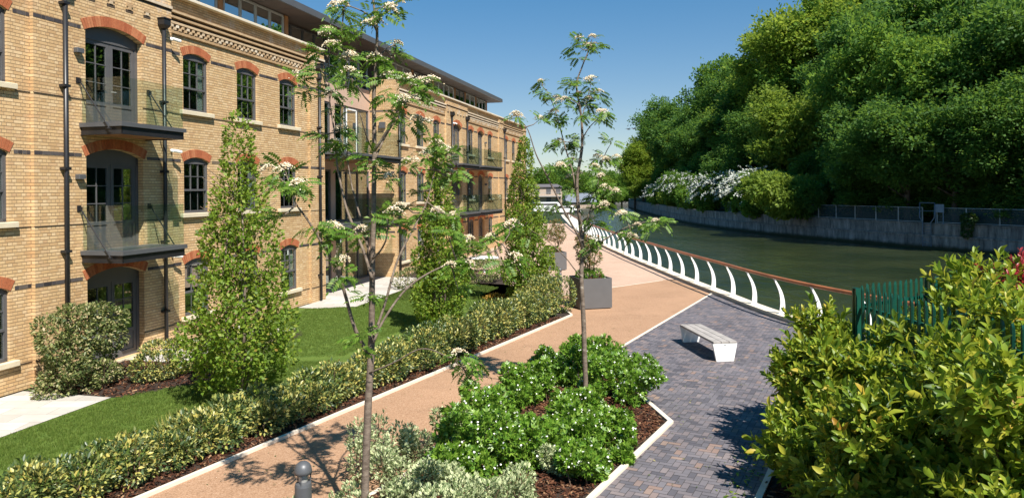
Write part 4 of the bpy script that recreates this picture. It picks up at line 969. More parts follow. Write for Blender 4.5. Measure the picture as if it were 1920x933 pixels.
# ------------------------------------------------------------------ BENCH
be = empty('park_bench', (5.05, 18.95, .008), 'backless bench with grey timber slats on two white tapered ends, on block paving', 'bench', rz=R(97))
L, W_ = 2.35, .62
for s in (-1, 1):
    m = MB(); x0, x1 = sorted((s*L/2, s*(L/2-.07))); b_, t_2 = W_/2-.09, W_/2
    V = [(x, y, z) for x in (x0, x1) for y, z in ((-b_, 0), (b_, 0), (t_2, .43), (-t_2, .43))]
    m.mesh(V, [(0, 1, 2, 3), (7, 6, 5, 4), (0, 4, 5, 1), (1, 5, 6, 2), (2, 6, 7, 3), (3, 7, 4, 0)]); e = m.build('bench_end', white_m, be)
m = MB(); m.box(-L/2-.004, -L/2, -.02, .03, .385, .40); m.build('maker_plate', dark_metal, be)
for k in range(3):
    y = -W_/2+.004+k*(W_-.008)/3+.006; m = MB(); m.bbox(-L/2+.0, L/2, y, y+(W_-.008)/3-.016, .432, .485, .006); m.build('slat', slat_wood, be)
m = MB(); m.box(-L/2+.08, L/2-.08, -.2, -.16, .395, .43); m.box(-L/2+.08, L/2-.08, .16, .2, .395, .43); m.build('under_rail', alu, be)

# ------------------------------------------------------------------ BOLLARD LIGHTS
def bollard(pos, label):
    o = empty('bollard_light', pos, label, 'bollard', 'bollard lights')
    m = MB(); m.lathe([(.10, 0), (.10, .70), (.092, .735), (.06, .745)], 28); m.build('post', grey_metal, o, smooth=False)
    m = MB(); m.lathe([(.04, .73), (.055, .76), (.05, .80), (.075, .86)], 24); m.build('lens', alu, o, smooth=True)
    m = MB(); m.lathe([(.088, .845), (.105, .85), (.105, .885), (.098, .925), (.08, .96), (.05, .985), (.001, .995)], 28); m.build('cap', grey_metal, o, smooth=True)
    for a in (0, 2.1, 4.2): m = MB(); m.tube([(.088*math.cos(a+.5), .088*math.sin(a+.5), .72), (.09*math.cos(a+.5), .09*math.sin(a+.5), .87)], .008, 6); m.build('strut', grey_metal, o)
    return o
bollard((-2.55, 8.75, .01), 'grey domed bollard light by the path in the foreground')
bollard((1.95, 30.2, .01), 'small grey domed bollard light between the two far planters')

# ------------------------------------------------------------------ PLANTERS
def planter(pos, rz, W_, H, label):
    o = empty('planter_box', pos, label, 'planter', 'grey planter boxes', R(rz)); m = MB(); t = .04; h = W_/2
    for q in ((-h, h, -h, -h+t), (-h, h, h-t, h), (-h, -h+t, -h+t, h-t), (h-t, h, -h+t, h-t)): m.box(q[0], q[1], q[2], q[3], .03, H)
    m.build('shell', planter_m, o); m = MB(); m.box(-h+.06, h-.06, -h+.06, h-.06, 0, .03); m.build('plinth', dark_metal, o)
    m = MB(); m.box(-h+t, h-t, -h+t, h-t, H-.2, H-.08); m.build('soil', soil_m, o); return o
pl1 = planter((2.80, 26.25, .01), 14, 1.2, 1.08, 'large square grey planter standing at the end of the path hedge')
pl2 = planter((2.15, 38.6, .01), 14, 1.15, .95, 'square grey planter farther off, half hidden behind a hornbeam')
def planter_shrub(pos, H, W_, label, m1, stems=3, under=None):
    o = empty('planter_shrub', pos, label, 'shrub'); m = MB(); bl = []
    for k in range(stems):
        a = 6.28*k/stems; x, y = .16*math.cos(a), .16*math.sin(a); m.tube([(x*.6, y*.6, -.1), (x, y, H*.35), (x*1.8, y*1.8, H*.75)], [.022, .018, .008], 6)
    m.build('stem', stemm, o)
    for k in range(13): d_ = unit(1)[0]; q_ = .55+.8*rng.random(); bl.append((d_[0]*W_*.36, d_[1]*W_*.36, H*.62+d_[2]*H*.3, W_*.17*q_, W_*.17*q_, H*.11*q_))
    f = Fol(); leafy(f, bl, 1500, T_leaf(.11, .045), .3, .8, shell=.5, zmin=.2); f.build('foliage', m1, o)
planter_shrub((2.78, 26.2, .98), 1.75, 1.15, 'loose red tipped shrub rising from the nearer grey planter', photi_m, 4)
planter_shrub((2.3, 38.6, .86), 1.75, 1.1, 'small round headed red tipped standard in the farther grey planter', photi_m, 1)
def low_plants(pos, W_, label, n=900):
    o = empty('bedding_plants', pos, label, 'plants'); f = Fol(); h = W_/2-.27
    bl = [(rng.uniform(-h, h), rng.uniform(-h, h), .08+.1*rng.random(), .2, .2, .2) for _ in range(14)]; leafy(f, bl, n, T_leaf(.10, .035), .6, .8); f.build('foliage', choisya_m, o)
    f = Fol(); leafy(f, [(h*.3, -h*.6, .16, .2, .15, .14), (h*.8, -h*.3, .15, .15, .2, .15)], 130, T_leaf(.05, .04), .6, .8); f.build('flower', red_m, o)
low_plants((2.80, 26.25, .98), 1.2, 'green and red bedding plants filling the top of the nearer planter'); low_plants((2.15, 38.6, .86), 1.15, 'grey green bedding plants filling the top of the farther planter')
p = G(908, 510)+np.array((0, 0, .02)); o = empty('garden_table', tuple(p), 'white garden table on the patio among the shrubs past the second hornbeam', 'table')
m = MB(); m.lathe([(.78, .70), (.80, .72), (.80, .74), (.78, .755)], 28); m.build('table_top', white_m, o); m = MB(); m.lathe([(.28, 0), (.26, .03), (.05, .06), (.045, .70)], 16); m.build('pedestal', white_m, o)

# ------------------------------------------------------------------ HEDGE AND SHRUBS BY THE PATH
def stems(m, blobs, n, base_r=.12, r=.012):
    for k in range(n):
        b = blobs[k % len(blobs)]; x, y = b[0], b[1]
        m.tube([(x*1+rng.normal()*base_r*.3, y+rng.normal()*base_r*.3, -.02), (x+rng.normal()*.06, y+rng.normal()*.06, b[2]*.6), (b[0]+rng.normal()*.1, b[1]+rng.normal()*.1, b[2]+b[5]*.6)], [r, r*.8, r*.4], 5, cap=False)
def make_shrub(name, pos, blobs, n, tpl, mat, label, cat='shrub', group=None, up=.5, jit=.7, shell=.25, nst=6, flowers=None, part='foliage', sj=.4, cull=.8, hang=0.):
    o = empty(name, pos, label, cat, group); f = Fol(); leafy(f, blobs, n, tpl, up, jit, sj, shell, .03, hang, cull); f.build(part, mat, o)
    m = MB(); stems(m, blobs, nst); m.build('stem', stemm, o)
    if flowers:
        fm, fn, ft = flowers; f = Fol(); P, O = blob_points(blobs, fn, .04, .1); k = len(P); ok = O[:, 2] > -.1
        f.add(ft, P[ok]+O[ok]*.02, unit(ok.sum()), O[ok]+np.array((0, 0, .6))+unit(ok.sum())*.3, .7+.6*rng.random(ok.sum())); f.build('flower', fm, o)['kind'] = 'stuff'
    return o
hedge = empty('hedge', (KL(16)-.7, 16, 0), 'long knee high hedge of yellow and green variegated elaeagnus along the left path kerb', 'hedge')
hb = []; y = 6.0
while y < 24.6:
    for off in (-.95, -.66):
        x = KL(y)+off+rng.normal()*.07; h = .40+.34*rng.random()+.42*max(0, (y-13)/11); r = .30+.09*rng.random()
        hb.append((x-hedge.location[0], y+rng.normal()*.08-16, h*.52, r, r, h*.55))
    y += .34
for k in range(10): hb.append((.95-hedge.location[0]+rng.normal()*.35, 25.2-16+rng.normal()*.3, .62, .42, .42, .62))
yb = [b for i, b in enumerate(hb) if (i//3) % 2]; gb = [b for i, b in enumerate(hb) if not (i//3) % 2]
f = Fol(); leafy(f, gb, 26000, T_leaf(.085, .042), .45, .75, shell=.3); f.build('foliage', elae_m, hedge)
f = Fol(); leafy(f, yb, 24000, T_leaf(.085, .042), .45, .75, shell=.3); f.build('yellow_foliage', elae_y, hedge)['label'] = 'yellower plants of the hedge'
m = MB(); stems(m, hb, 120, r=.01); m.build('stem', stemm, hedge)
# planting by the door
P_ = TO(13.3, 1.25); bl = [(rng.normal()*.42, rng.normal()*.42, z, .40, .40, .34) for z in (.3, .5)]
bl = [(U[0]*a+rng.normal()*.18, U[1]*a+rng.normal()*.18, z*(.8+.3*rng.random()), .24+.12*rng.random(), .24+.12*rng.random(), .26) for z in (.2, .45, .7, .95, 1.2, 1.45, 1.6) for a in np.linspace(-.7, .3, 8)+rng.normal(size=8)*.06]
make_shrub('viburnum_shrub', P_, bl, 9000, T_leaf(.085, .045), vib_m, 'tall pale mottled shrub hiding the ground floor door and drainpipe', up=.2, jit=.9, nst=16, shell=.4)
low = [(13.9, 2.15, .55), (14.6, 2.1, .72), (15.2, 2.45, .55), (15.75, 2.5, .62), (16.3, 2.6, .55), (16.9, 2.6, .5), (17.6, 2.7, .5)]
o = empty('low_hedge', TO(15.5, 2.3), 'short row of variegated shrubs between the mottled shrub and the nearest hornbeam', 'hedge'); bl = []
for t, oo, h in low:
    q = TO(t, oo)
    for k in range(4): bl.append((q[0]-o.location[0]+rng.normal()*.18, q[1]-o.location[1]+rng.normal()*.18, h*.5+.1*rng.random(), .36, .36, h*.55))
f = Fol(); leafy(f, bl, 9000, T_leaf(.08, .04), .45, .75, shell=.3); f.build('foliage', elae_y, o); m = MB(); stems(m, bl, 24); m.build('stem', stemm, o)
# columnar hornbeams
def hornbeam(pos, H, W_, n, label):
    o = empty('hornbeam_tree', pos, label, 'tree', 'columnar hornbeams'); m = MB(); bl = []
    for k in range(5):
        a = 6.28*k/5+.3; r0 = .05; m.tube([(r0*math.cos(a), r0*math.sin(a), 0), (.1*W_*math.cos(a), .1*W_*math.sin(a), H*.18), (.16*W_*math.cos(a), .16*W_*math.sin(a), H*.45), (.05*math.cos(a), .05*math.sin(a), H*(.7+.06*k))], [.035, .03, .02, .006], 7)
    for k in range(40):
        a = rng.random()*6.28; z = H*(.12+.7*rng.random()); rr = W_*.3; m.tube([(.06*math.cos(a), .06*math.sin(a), z), (rr*math.cos(a), rr*math.sin(a), z+.5)], [.012, .004], 4, cap=False)
    m.build('trunk', barkm, o, smooth=True)
    prof = lambda u: (.55+.45*min(1, u/.18))*(1-max(0, (u-.22)/.78))**.8*.5*W_
    nb = 110
    for k in range(nb):
        u = (k+.5)/nb; z = H*(.05+.95*u); a = k*2.4+rng.normal()*.4; R_ = prof(u); rr = max(0, R_*(.5+.52*rng.random())-.08); s = max(.09, .17+.12*(1-u)+.06*rng.normal())*W_/2.2
        bl.append((rr*math.cos(a), rr*math.sin(a), z, s, s, s*1.55))
    f = Fol(); P, O = blob_points(bl, n, .45, .25, .7); k = len(P)
    D = O*.8+np.array((0, 0, .45))+unit(k)*.8; f.add(T_leaf(.085, .055, .12), P, D, O*.8+np.array((.1, -.25, .6))+unit(k)*.7, .75+.5*rng.random(k)); f.build('crown', hornbeam_m, o)
hornbeam((-5.55, 14.75, .01), 5.45, 2.45, 12500, 'nearest columnar hornbeam, in front of the first balcony bay')
hornbeam((-2.2, 21.6, .01), 5.7, 1.8, 14500, 'middle columnar hornbeam, standing on the lawn behind the left rowan')
hornbeam((.45, 26.3, .01), 5.9, 2.1, 19000, 'farthest columnar hornbeam, by the building corner and the grey planters')
# a few garden plants deeper in
def easy(name, px, py, r, h, n, tpl, mat, label, **k):
    p = G(px, py); bl = [(rng.normal()*r*.45, rng.normal()*r*.45, h*(.35+.25*rng.random()), r*.55, r*.55, h*.4) for _ in range(7)]
    return make_shrub(name, (p[0], p[1], .01), bl, n, tpl, mat, label, **k)
easy('garden_shrub', 775, 540, .7, .9, 1500, T_leaf(.09, .05), vib_m, 'small mottled shrub against the wall right of the far patio')
easy('garden_shrub', 850, 535, 1.0, 1.3, 2400, T_leaf(.09, .05), choisya_m, 'dark green shrub on the lawn edge beyond the middle hornbeam')
easy('garden_shrub', 905, 530, 1.0, 1.1, 2200, T_leaf(.09, .05), vib_m, 'leafy mottled shrub beside the white garden table')
easy('garden_shrub', 880, 500, 1.0, 1.5, 2400, T_leaf(.09, .05), elae_m, 'rounded shrub against the brick wall left of the farthest hornbeam')
easy('bedding_plant', 930, 570, .45, .4, 700, T_leaf(.06, .035), orange_m, 'clump of orange and yellow bedding by the lawn below the farthest hornbeam')
easy('grass_clump', 905, 592, .45, .45, 600, T_leaf(.28, .012), grass_m, 'tufted grass clump beside the orange bedding', jit=.35, up=1.2)
easy('grass_clump', 330, 845, .35, .32, 500, T_leaf(.28, .012), elae_y, 'straw coloured grass tuft between the near lawn and the hedge', jit=.4, up=1.2)
# choisya and variegated shrubs of the front bed
flo = (np.array([(math.cos(a)*.014, math.sin(a)*.014, .008*(i % 2)) for i, a in enumerate(np.arange(0, 6.28, 6.2832/8))]), [np.array([(0, 1, 2, 3), (0, 3, 4, 7), (4, 5, 6, 7)])], np.zeros(8))
tri_leaf = Fol()
for a in (-.75, 0, .75): tri_leaf.add(T_leaf(.085, .036, .2), [(0, 0, 0)], [(math.sin(a), math.cos(a), .1)], [(0, 0, 1.)], 1 if a == 0 else .85)
tri_leaf = tri_leaf.tpl()
CH = [(1115, 700, .74, .88, 'choisya farthest up the front bed, touching the tip by the paving'), (1050, 715, .62, .8, 'choisya on the path side beside the right rowan trunk'), (1165, 748, .72, .88, 'widest choisya leaning over the bed kerb toward the bench'),
      (985, 750, .58, .82, 'choisya on the path edge left of the right rowan, behind the bare mulch'), (1080, 800, .5, .72, 'choisya right at the foot of the right rowan trunk'), (930, 805, .60, .85, 'choisya on the path side in the middle of the front bed'),
      (1045, 845, .58, .72, 'low choisya in the middle of the bed below the right rowan'), (1150, 830, .42, .52, 'small choisya near the bed kerb facing the leaf shadows'), (915, 880, .78, .92, 'big choisya behind the pale variegated shrubs'),
      (1085, 895, .46, .5, 'choisya with a cream variegated sprig near the lower bed kerb'), (1168, 868, .16, .22, 'tiny choisya seedling on the mulch by the kerb')]
for px, py, r, h, lab in CH:
    p = G(px, py); bl = [(float(np.clip(rng.normal(), -1.5, 1.5))*r*.52, float(np.clip(rng.normal(), -1.5, 1.5))*r*.52, h*(.15+.66*rng.random()), r*q_, r*q_, .24*h*q_/.3) for q_ in rng.uniform(.16, .42, 19)]
    make_shrub('choisya_shrub', (p[0], p[1], .01), bl, int(4200*r), tri_leaf, choisya_m, lab, group='choisya shrubs of the front bed', up=.8, jit=1.0, shell=.65, nst=10, flowers=(whiteflower, int(330*r), flo))
VA = [(700, 905, .40, .95, 'tall upright variegated shrub right beside the left rowan trunk'), (800, 930, .50, .55, 'low pale variegated shrub right of the fallen kerb edge in the foreground'), (860, 990, .62, .6, 'wide pale variegated shrub at the bottom edge of the photo'),
      (770, 870, .30, .55, 'sparse variegated sprigs on the path edge'), (955, 960, .5, .55, 'pale variegated shrub in front of the big choisya'), (620, 1010, .40, .55, 'variegated shrub between the bollard and the left rowan'), (1040, 885, .3, .45, 'small cream variegated sprig among the choisyas'),
      (850, 830, .32, .6, 'upright variegated shrub against the tan path, left of the choisyas')]
for px, py, r, h, lab in VA:
    p = G(px, py); bl = [(rng.normal()*r*.5, rng.normal()*r*.5, h*(.25+.5*rng.random()), r*.42, r*.42, h*.3) for _ in range(8)]
    make_shrub('variegated_shrub', (p[0], p[1], .01), bl, int(3900*r), T_leaf(.070, .034, .2), vari_m, lab, group='pale variegated shrubs of the front bed', up=.55, jit=.8, shell=.5, nst=12, sj=.5)
# ------------------------------------------------------------------ LAURELS ON THE RIGHT
sh = Fol(); ov = T_oval(.165, .068)
nl = 11
P0 = []; D0 = []; N0 = []; S0 = []
for k in range(nl):
    u = k/(nl-1); a = k*2.4; el = .35+.85*u; P0.append((0, .05+.30*u, 0)); rad = np.array((math.cos(a), 0, math.sin(a)))
    D0.append(rad*math.cos(el)+np.array((0, 1, 0))*math.sin(el)); N0.append(np.array((0, 1, 0))*math.cos(el)-rad*math.sin(el)*.6); S0.append(1.05-.35*u)
sh.add(ov, P0, D0, N0, S0); shoot = sh.tpl()
def laurel(blobs, n, pos, label, scale=1., mat=laurel_m, name='laurel_shrub', up=.9):
    o = empty(name, pos, label, 'shrub'); f = Fol(); P, O = blob_points(blobs, n, .35, .1, .75); k = len(P)
    D = O*.75+np.array((0, 0, up))+unit(k)*.45; f.add(shoot, P-O*.1, D, unit(k), scale*(.6+.9*rng.random(k)**1.3)); f.build('foliage', mat, o, smooth=True)
    m = MB(); stems(m, blobs, 14, .2, .02); m.build('stem', stemm, o); return o
def lb(pts, pos): return [(x-pos[0], y-pos[1], z, rx, ry, rz) for x, y, z, rx, ry, rz in pts]
def wall_blobs(x, y, H, r, n, e=.35):
    g_ = lambda: float(np.clip(rng.normal(), -1.1, 1.1))*e
    return [(x+g_(), y+g_(), H*(.12+.74*rng.random()), r*(.7+.4*rng.random()), r*(.7+.4*rng.random()), r*.8) for _ in range(n)]
for x, y, H, r, n, cnt, lab in ((4.95, 11.6, 1.7, .36, 20, 640, 'laurel at the far left end of the hedge, yellowish against the railing'), (4.72, 10.35, 1.9, .38, 17, 620, 'laurel at the kerb corner overhanging the leaf shadows on the paving'),
                                (5.2, 9.8, 1.65, .42, 14, 560, 'laurel directly in front of the green palisade corner'), (4.6, 8.9, 1.65, .44, 15, 600, 'low front laurel at the bottom edge of the photo'), (5.0, 8.5, 2.2, .46, 14, 640, 'tall laurel with big pale leaves in the middle of the right hedge'),
                                (5.42, 8.7, 2.4, .32, 13, 380, 'laurel growing up against the palisade near the right edge of the photo'), (5.2, 7.4, 2.3, .46, 15, 640, 'rightmost front laurel cut by the edge of the photo'), (4.25, 9.8, .75, .30, 12, 260, 'low laurel growth spilling to the pale kerb edge at the hedge foot'), (5.35, 12.4, 2.25, .28, 9, 190, 'slender laurel shoots behind the palisade corner, in front of the water')):
    laurel(lb(wall_blobs(x, y, H, r, n), (x, y)), cnt, (x, y, .01), lab)
for x, y, H, r, n, cnt, lab in ((6.35, 10.8, 3.0, .5, 20, 760, 'tall bright laurel inside the green palisade, left of the red shrub'), (8.2, 11.4, 3.0, .55, 15, 560, 'laurel behind the palisade below the red shrub'), (6.5, 9.2, 3.05, .48, 19, 720, 'laurel inside the palisade at the right edge of the photo')):
    laurel(lb(wall_blobs(x, y, H, r, n, .5), (x, y)), cnt, (x, y, .01), lab)
q = AT(1893, 488, 10.4); laurel([(0, 0, q[2]-.45, .22, .22, .3), (.2, .1, q[2]-.25, .16, .18, .2), (-.15, 0, q[2]-.3, .15, .15, .2), (0, .1, q[2]-1.3, .25, .25, .5)], 75, (q[0], q[1], .01), 'crimson leaved photinia above the laurels by the right edge', .6, red_m, 'photinia_shrub')
# palisade
pal = empty('palisade_fence', (5.55, 11.6, 0), 'dark green steel palisade fence with pointed pales among the laurels', 'fence'); L0 = np.array(pal.location)
def run(a, b, H=2.72):
    a = np.array(a); b = np.array(b); L = np.linalg.norm(b-a); u = (b-a)/L; ang = math.atan2(u[1], u[0]); n = int(L/.155)
    for z in (.45, H-.42):
        m = MB(); Mx = Matrix.Translation((a[0]-L0[0], a[1]-L0[1], 0)) @ Matrix.Rotation(ang, 4, 'Z'); m.box(0, L, .02, .06, z, z+.05, 0, Mx); m.build('cross_rail', pale_fence, pal)
    for k in range(n):
        c = a+u*(k*.155+.08); Mx = Matrix.Translation((c[0]-L0[0], c[1]-L0[1], 0)) @ Matrix.Rotation(ang, 4, 'Z'); m = MB(); h = .034
        pts = [(-h, .0), (-h*.45, -.02), (h*.45, -.02), (h, .0)]; V = []
        for z in (.1, H-.11): V += [tuple(Mx @ Vector((x, y, z))) for x, y in pts]
        V += [tuple(Mx @ Vector((x*.45, y, H-.05+.01*rng.normal()))) for x, y in pts]
        V += [tuple(Mx @ Vector((x, y+.006, z))) for z in (.1, H-.14) for x, y in pts]
        m.mesh(V, [(i, i+1, i+5, i+4) for i in range(3)]+[(i, i+1, i+5, i+4) for i in range(4, 7)]+[(13+i, 12+i, 16+i, 17+i) for i in range(3)]+[(0, 4, 16, 12), (3, 15, 19, 7)]); m.build('pale', pale_fence, pal)
    for c in [a+u*x for x in np.arange(0, L+.1, 2.4)]:
        m = MB(); m.box(c[0]-L0[0]-.05, c[0]-L0[0]+.05, c[1]-L0[1]+.03, c[1]-L0[1]+.12, 0, H-.1); m.build('post', pale_fence, pal)
run((5.55, 11.6), (6.0, 6.0)); run((5.55, 11.65), (8.6, 13.5))

# ------------------------------------------------------------------ ROWANS
pin = Fol(); npair = 6
for k in range(npair):
    u = .22+.72*k/npair; z = .03*math.sin(u*2.2)-.055*u*u
    for s in (-1, 1): pin.add(T_leaf(.075 if 0 < k < 5 else .062, .030, .15), [(0, u*.22, z)], [(s*.92, .42, -.12)], [(0, 0, 1.)])
pin.add(T_leaf(.07, .026), [(0, .22*.96, -.035)], [(0, 1, -.35)], [(0, 0, 1.)])
rv = T_leaf(.22, .004, 0); pin.add(rv, [(0, 0, 0)], [(0, 1, -.12)], [(0, 0, 1.)])
pinn = pin.tpl()
octa = (np.array([(1, 0, 0), (-1, 0, 0), (0, 1, 0), (0, -1, 0), (0, 0, 1), (0, 0, -1)])*1., [np.array([(0, 2, 4), (2, 1, 4), (1, 3, 4), (3, 0, 4), (2, 0, 5), (1, 2, 5), (3, 1, 5), (0, 3, 5)])], np.zeros(6))
cor = Fol(); k = 110; xy = rng.normal(size=(k, 2))*.042
for c in ((-.06, .02), (.06, -.01), (0, .06)): pass
cc = np.array([(-.055, .015), (.055, -.02), (.0, .055)])[rng.integers(0, 3, k)]; P0 = np.column_stack((xy[:, 0]+cc[:, 0], xy[:, 1]*.8+cc[:, 1], np.zeros(k))); P0[:, 2] = .045-4.5*((P0[:, 0])**2+(P0[:, 1])**2)+rng.normal(size=k)*.01
cor.add(octa, P0, unit(k), unit(k), .0075+.007*rng.random(k)); corymb = cor.tpl()
def rowan(label, Y, limbs, clusters, sprays, trunk_r, depth, nleaf, lsc):
    """limbs: traced skeleton given its own depth; every spray hangs on a twig that joins the nearest limb"""
    base = AT(*limbs[0][0][0], Y); o = empty('rowan_tree', (base[0], Y, .01), label, 'tree', 'young rowans of the front bed'); b = np.array((base[0], Y, 0)); m = MB(); nodes = []
    for pts, r0, r1, (y0, y1) in limbs:
        n = len(pts); Q = [AT(px, py, Y+y0+(y1-y0)*i/(n-1)) for i, (px, py) in enumerate(pts)]
        if pts is limbs[0][0]: Q[0][2] = 0.0
        Q = spl(Q, 5); k = len(Q); m.tube([tuple(q-b) for q in Q], [r0+(r1-r0)*i/(k-1) for i in range(k)], 8); nodes += [(q, r0+(r1-r0)*i/(k-1)) for i, q in enumerate(Q)]
    NP = np.array([q for q, _ in nodes]); lf = Fol(); fl = Fol(); P, D, N_, Sc = [], [], [], []
    def spray(px, py, flower, nl):
        dd = np.linalg.norm(NP[:, [0, 2]]-AT(px, py, Y)[[0, 2]], axis=1); q0 = NP[int(dd.argmin())]
        tip = AT(px, py, q0[1]+rng.normal()*depth); tw = tip-q0; L = np.linalg.norm(tw)
        mid = q0+tw*.5+np.array((0, 0, -.08*L)); m.tube([tuple(q0-b), tuple(mid-b), tuple(tip-b)], [.012, .008, .004], 5, cap=False)
        ax = tw/max(L, .01)*.6+np.array((0, 0, .4))
        if flower:
            c = tip+np.array((0, 0, .03)); k = 1+int(rng.random() < .6)
            fp = c+rng.normal(size=(k, 3))*np.array((.06, .06, .02))*(k > 1); fl.add(corymb, fp, np.column_stack((rng.normal(size=(k, 2)), np.zeros(k))), np.tile((0, -.12, 1.), (k, 1))+unit(k)*.2, lsc*(.72+.3*rng.random(k)))
        for i in range(nl):
            a = rng.random()*6.28; d = np.array((math.cos(a), math.sin(a), rng.normal()*.45-.25))+ax*.2; back = rng.random()*.3
            P.append(tip-tw*back*.4+rng.normal(size=3)*.03); D.append(d); N_.append((rng.normal()*.7, rng.normal()*.7-.45, 1.)); Sc.append(lsc*(.8+.5*rng.random()))
    for px, py in clusters: spray(px, py, True, nleaf)
    for px, py in sprays: spray(px, py, False, nleaf)
    lf.add(pinn, P, D, N_, Sc); lf.build('foliage', rowan_m, o, loc=None).data.transform(Matrix.Translation(-Vector(b)))
    bo_ = fl.build('blossom', blossom_m, o); bo_['kind'] = 'stuff'; bo_.data.transform(Matrix.Translation(-Vector(b)))
    m.build('trunk', barkm, o, smooth=True)
h2 = lambda L: [(480+x/2, y/2) for x, y in L]
cl1 = h2([(320, 30), (490, 40), (530, 15), (415, 95), (270, 125), (295, 175), (345, 220), (525, 175), (450, 225), (525, 215), (495, 290), (575, 305), (635, 310), (155, 290), (345, 280), (280, 360), (565, 385), (600, 460), (320, 490), (300, 545), (340, 600), (455, 630), (575, 620), (500, 675), (110, 640), (75, 655), (165, 700), (290, 860), (410, 870), (520, 795), (680, 545), (725, 570), (640, 590), (730, 660), (745, 815), (660, 800), (800, 905), (890, 900), (950, 845)])+[(965, 487), (640, 492), (858, 668), (876, 694), (880, 500), (845, 502), (725, 690-40)]
cl1.pop()
sp1 = [(600, 95), (640, 60), (570, 175), (620, 235), (660, 160), (690, 30), (720, 115), (760, 130), (790, 175), (745, 225), (600, 250), (620, 300), (615, 210), (650, 270), (600, 130), (700, 200), (725, 180), (540, 345), (520, 410), (545, 420), (570, 350), (590, 430), (620, 450), (655, 465), (700, 420), (740, 420), (760, 390), (730, 370), (715, 400), (640, 520), (830, 310), (810, 330), (860, 320), (780, 360), (840, 440), (800, 470), (850, 470), (910, 470), (945, 500), (900, 520), (860, 545), (690, 560), (670, 640), (850, 700), (885, 680), (790, 410), (690, 300), (675, 225), (640, 30)]
limbs1 = [([(683, 1010), (684, 933), (690, 766), (696, 661), (697, 600), (698, 520), (700, 420), (702, 275), (701, 180), (704, 134), (707, 60), (700, 0), (705, -50)], .054, .010, (0, .2)),
          ([(690, 665), (665, 616), (645, 546), (629, 504), (604, 458), (575, 411), (556, 385), (545, 350)], .026, .007, (0, -.7)),
          ([(698, 525), (682, 473), (663, 427), (650, 393), (642, 360), (632, 310), (627, 250), (618, 190), (616, 120), (612, 70)], .02, .006, (0, .7)),
          ([(696, 492), (677, 414), (662, 360), (652, 305)], .016, .007, (.1, .5)),
          ([(698, 640), (722, 570), (745, 490), (775, 430), (800, 380), (815, 320)], .018, .006, (0, .8)), ([(699, 645), (720, 600), (760, 545), (810, 510), (870, 488), (930, 470), (955, 440)], .018, .005, (0, .5)),
          ([(702, 285), (730, 240), (750, 200), (775, 175), (805, 155)], .018, .006, (.1, -.4)), ([(703, 300), (720, 262), (739, 230), (749, 205)], .015, .006, (.1, .4)), ([(701, 285), (693, 271), (685, 250), (675, 215)], .014, .006, (.1, -.3)),
          ([(699, 486), (712, 473), (724, 450), (728, 415)], .015, .006, (0, -.3)), ([(693, 700), (740, 680), (790, 655), (835, 668), (868, 690)], .010, .005, (0, -.6)), ([(702, 200), (685, 185), (660, 150), (640, 140)], .012, .005, (.1, -.3)), ([(704, 120), (722, 95), (740, 85)], .011, .005, (.15, .4)),
          ([(706, 60), (690, 30), (660, 15), (645, 15)], .011, .005, (.2, -.2)), ([(702, 25), (715, 15), (735, 12)], .010, .004, (.2, .5))]
rowan('nearer rowan with a mottled bare trunk and cream flower heads, left of the front bed', 8.9, limbs1, cl1, sp1[::2]+sp1[1::4], .06, .22, 7, .98)
h3 = lambda L: [(960+x/2, y/2) for x, y in L]
cl2 = h3([(255, 150), (300, 150), (300, 175), (110, 310), (145, 375), (195, 380), (160, 425), (290, 310), (255, 360), (285, 385), (325, 350), (345, 430), (105, 450), (175, 535), (175, 625), (225, 605), (240, 560), (220, 665), (225, 725), (325, 600), (375, 600), (310, 630), (340, 665), (360, 710), (400, 715), (345, 780), (420, 805), (470, 850), (540, 835), (420, 885), (450, 890), (295, 825), (310, 740), (15, 440)])
sp2 = h3([(240, 170), (320, 180), (250, 220), (90, 330), (120, 350), (210, 320), (230, 300), (270, 320), (330, 370), (290, 400), (240, 400), (200, 430), (180, 460), (160, 450), (260, 440), (310, 460), (350, 440), (340, 450), (140, 545), (120, 550), (200, 550), (220, 530), (265, 520), (190, 640), (150, 640), (350, 590), (370, 530), (330, 620), (300, 640), (240, 700), (330, 720), (370, 740), (320, 780), (280, 830), (380, 800), (430, 830), (350, 850), (510, 850), (560, 840), (400, 880), (160, 770), (140, 790), (60, 880), (250, 880), (320, 900), (290, 930), (230, 780)])
limbs2 = [([(1100, 775), (1098, 720), (1094, 600), (1090, 520), (1092, 465), (1085, 395), (1082, 340), (1091, 280), (1091, 235), (1087, 200), (1081, 160), (1092, 125), (1102, 100), (1108, 82)], .052, .006, (0, .1)),
          ([(1092, 470), (1085, 445), (1060, 400), (1025, 330), (1005, 290), (990, 245), (972, 222)], .024, .005, (0, -.6)), ([(1088, 420), (1075, 330), (1062, 285), (1050, 240), (1040, 205), (1025, 170)], .018, .005, (0, .5)),
          ([(1092, 455), (1100, 415), (1115, 370), (1128, 310), (1137, 285), (1147, 268)], .018, .005, (0, .4)), ([(1091, 262), (1105, 240), (1120, 225), (1132, 213)], .012, .005, (0, -.3)), ([(1093, 490), (1120, 460), (1150, 440), (1180, 425), (1220, 415), (1235, 416)], .018, .004, (0, -.5)),
          ([(1091, 520), (1077, 505), (1058, 481), (1025, 451), (992, 430)], .014, .004, (0, -.4)), ([(1088, 200), (1075, 190), (1060, 185)], .010, .004, (0, -.3)), ([(1090, 225), (1100, 190), (1108, 160)], .010, .004, (0, .3)), ([(1105, 400), (1135, 375), (1160, 357)], .010, .004, (.1, .3))]
rowan('farther slender rowan with cream flower heads, rising from the choisyas against the sky', 13.9, limbs2, cl2, sp2[::2]+sp2[1::4], .05, .25, 7, 1.0)

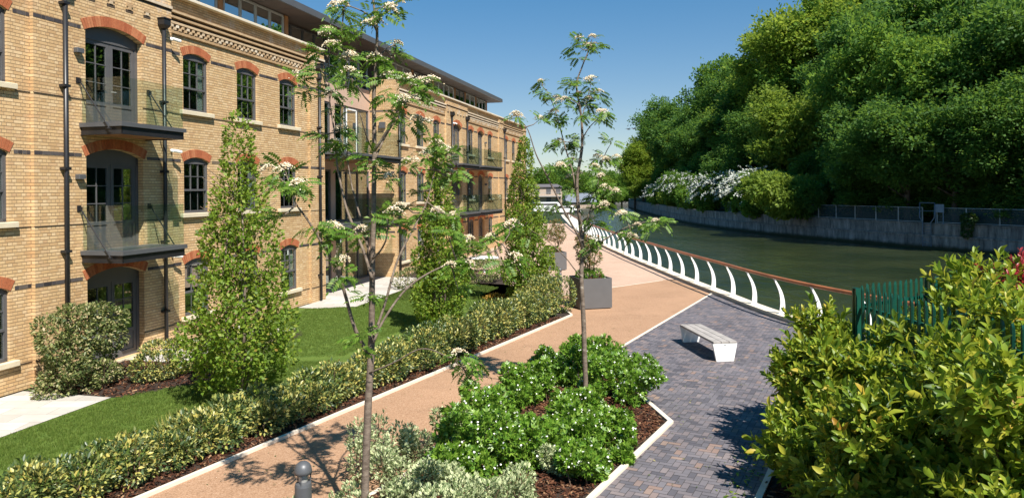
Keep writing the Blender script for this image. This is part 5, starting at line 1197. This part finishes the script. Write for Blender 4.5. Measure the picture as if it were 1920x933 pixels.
# ------------------------------------------------------------------ LIGHT, SKY, CAMERA
sd = Vector((.385, -.70, 1.0)).normalized(); el = math.asin(sd.z); rot = math.atan2(sd.x, sd.y)
W = bpy.data.worlds.new('World'); S.world = W; W.use_nodes = True; nt = W.node_tree; nt.nodes.clear()
sky = nt.nodes.new('ShaderNodeTexSky'); sky.sky_type = 'NISHITA'; sky.sun_disc = False; sky.sun_elevation = el; sky.sun_rotation = rot
sky.altitude = 0; sky.air_density = 1.0; sky.dust_density = 0.0; sky.ozone_density = 4.0
bg = nt.nodes.new('ShaderNodeBackground'); bg.inputs[1].default_value = .15; wo = nt.nodes.new('ShaderNodeOutputWorld')
hs = nt.nodes.new('ShaderNodeHueSaturation'); hs.inputs['Hue'].default_value = .509; hs.inputs['Saturation'].default_value = 1.4; hs.inputs['Value'].default_value = .56; nt.links.new(sky.outputs[0], hs.inputs['Color']); gm = nt.nodes.new('ShaderNodeGamma'); gm.inputs[1].default_value = .66; nt.links.new(hs.outputs[0], gm.inputs[0]); nt.links.new(gm.outputs[0], bg.inputs[0]); nt.links.new(bg.outputs[0], wo.inputs[0])
sun = bpy.data.lights.new('sun', 'SUN'); sun.energy = 4.6; sun.angle = R(.5); sun.color = (1, .945, .86); so = bpy.data.objects.new('sun', sun); COL.objects.link(so)
so.rotation_euler = (-sd).to_track_quat('-Z', 'Y').to_euler()
cam = bpy.data.cameras.new('camera'); cam.sensor_width = 36; cam.lens = 36*F/1920; cam.shift_x = 0; cam.shift_y = -(466.5-HY)/1920; cam.clip_end = 3000; cam.clip_start = .1
co = bpy.data.objects.new('camera', cam); COL.objects.link(co)
co.matrix_world = Matrix(((c_, s_, 0, 0), (0, 0, -1, 0), (-s_, c_, 0, CZ), (0, 0, 0, 1)))
S.camera = co
S.view_settings.view_transform = 'Standard'; S.view_settings.look = 'None'; S.view_settings.gamma = 1; S.view_settings.exposure = 0.92; S.view_settings.use_curve_mapping = False
S.cycles.max_bounces = 8; S.cycles.transparent_max_bounces = 16; S.cycles.use_denoising = True
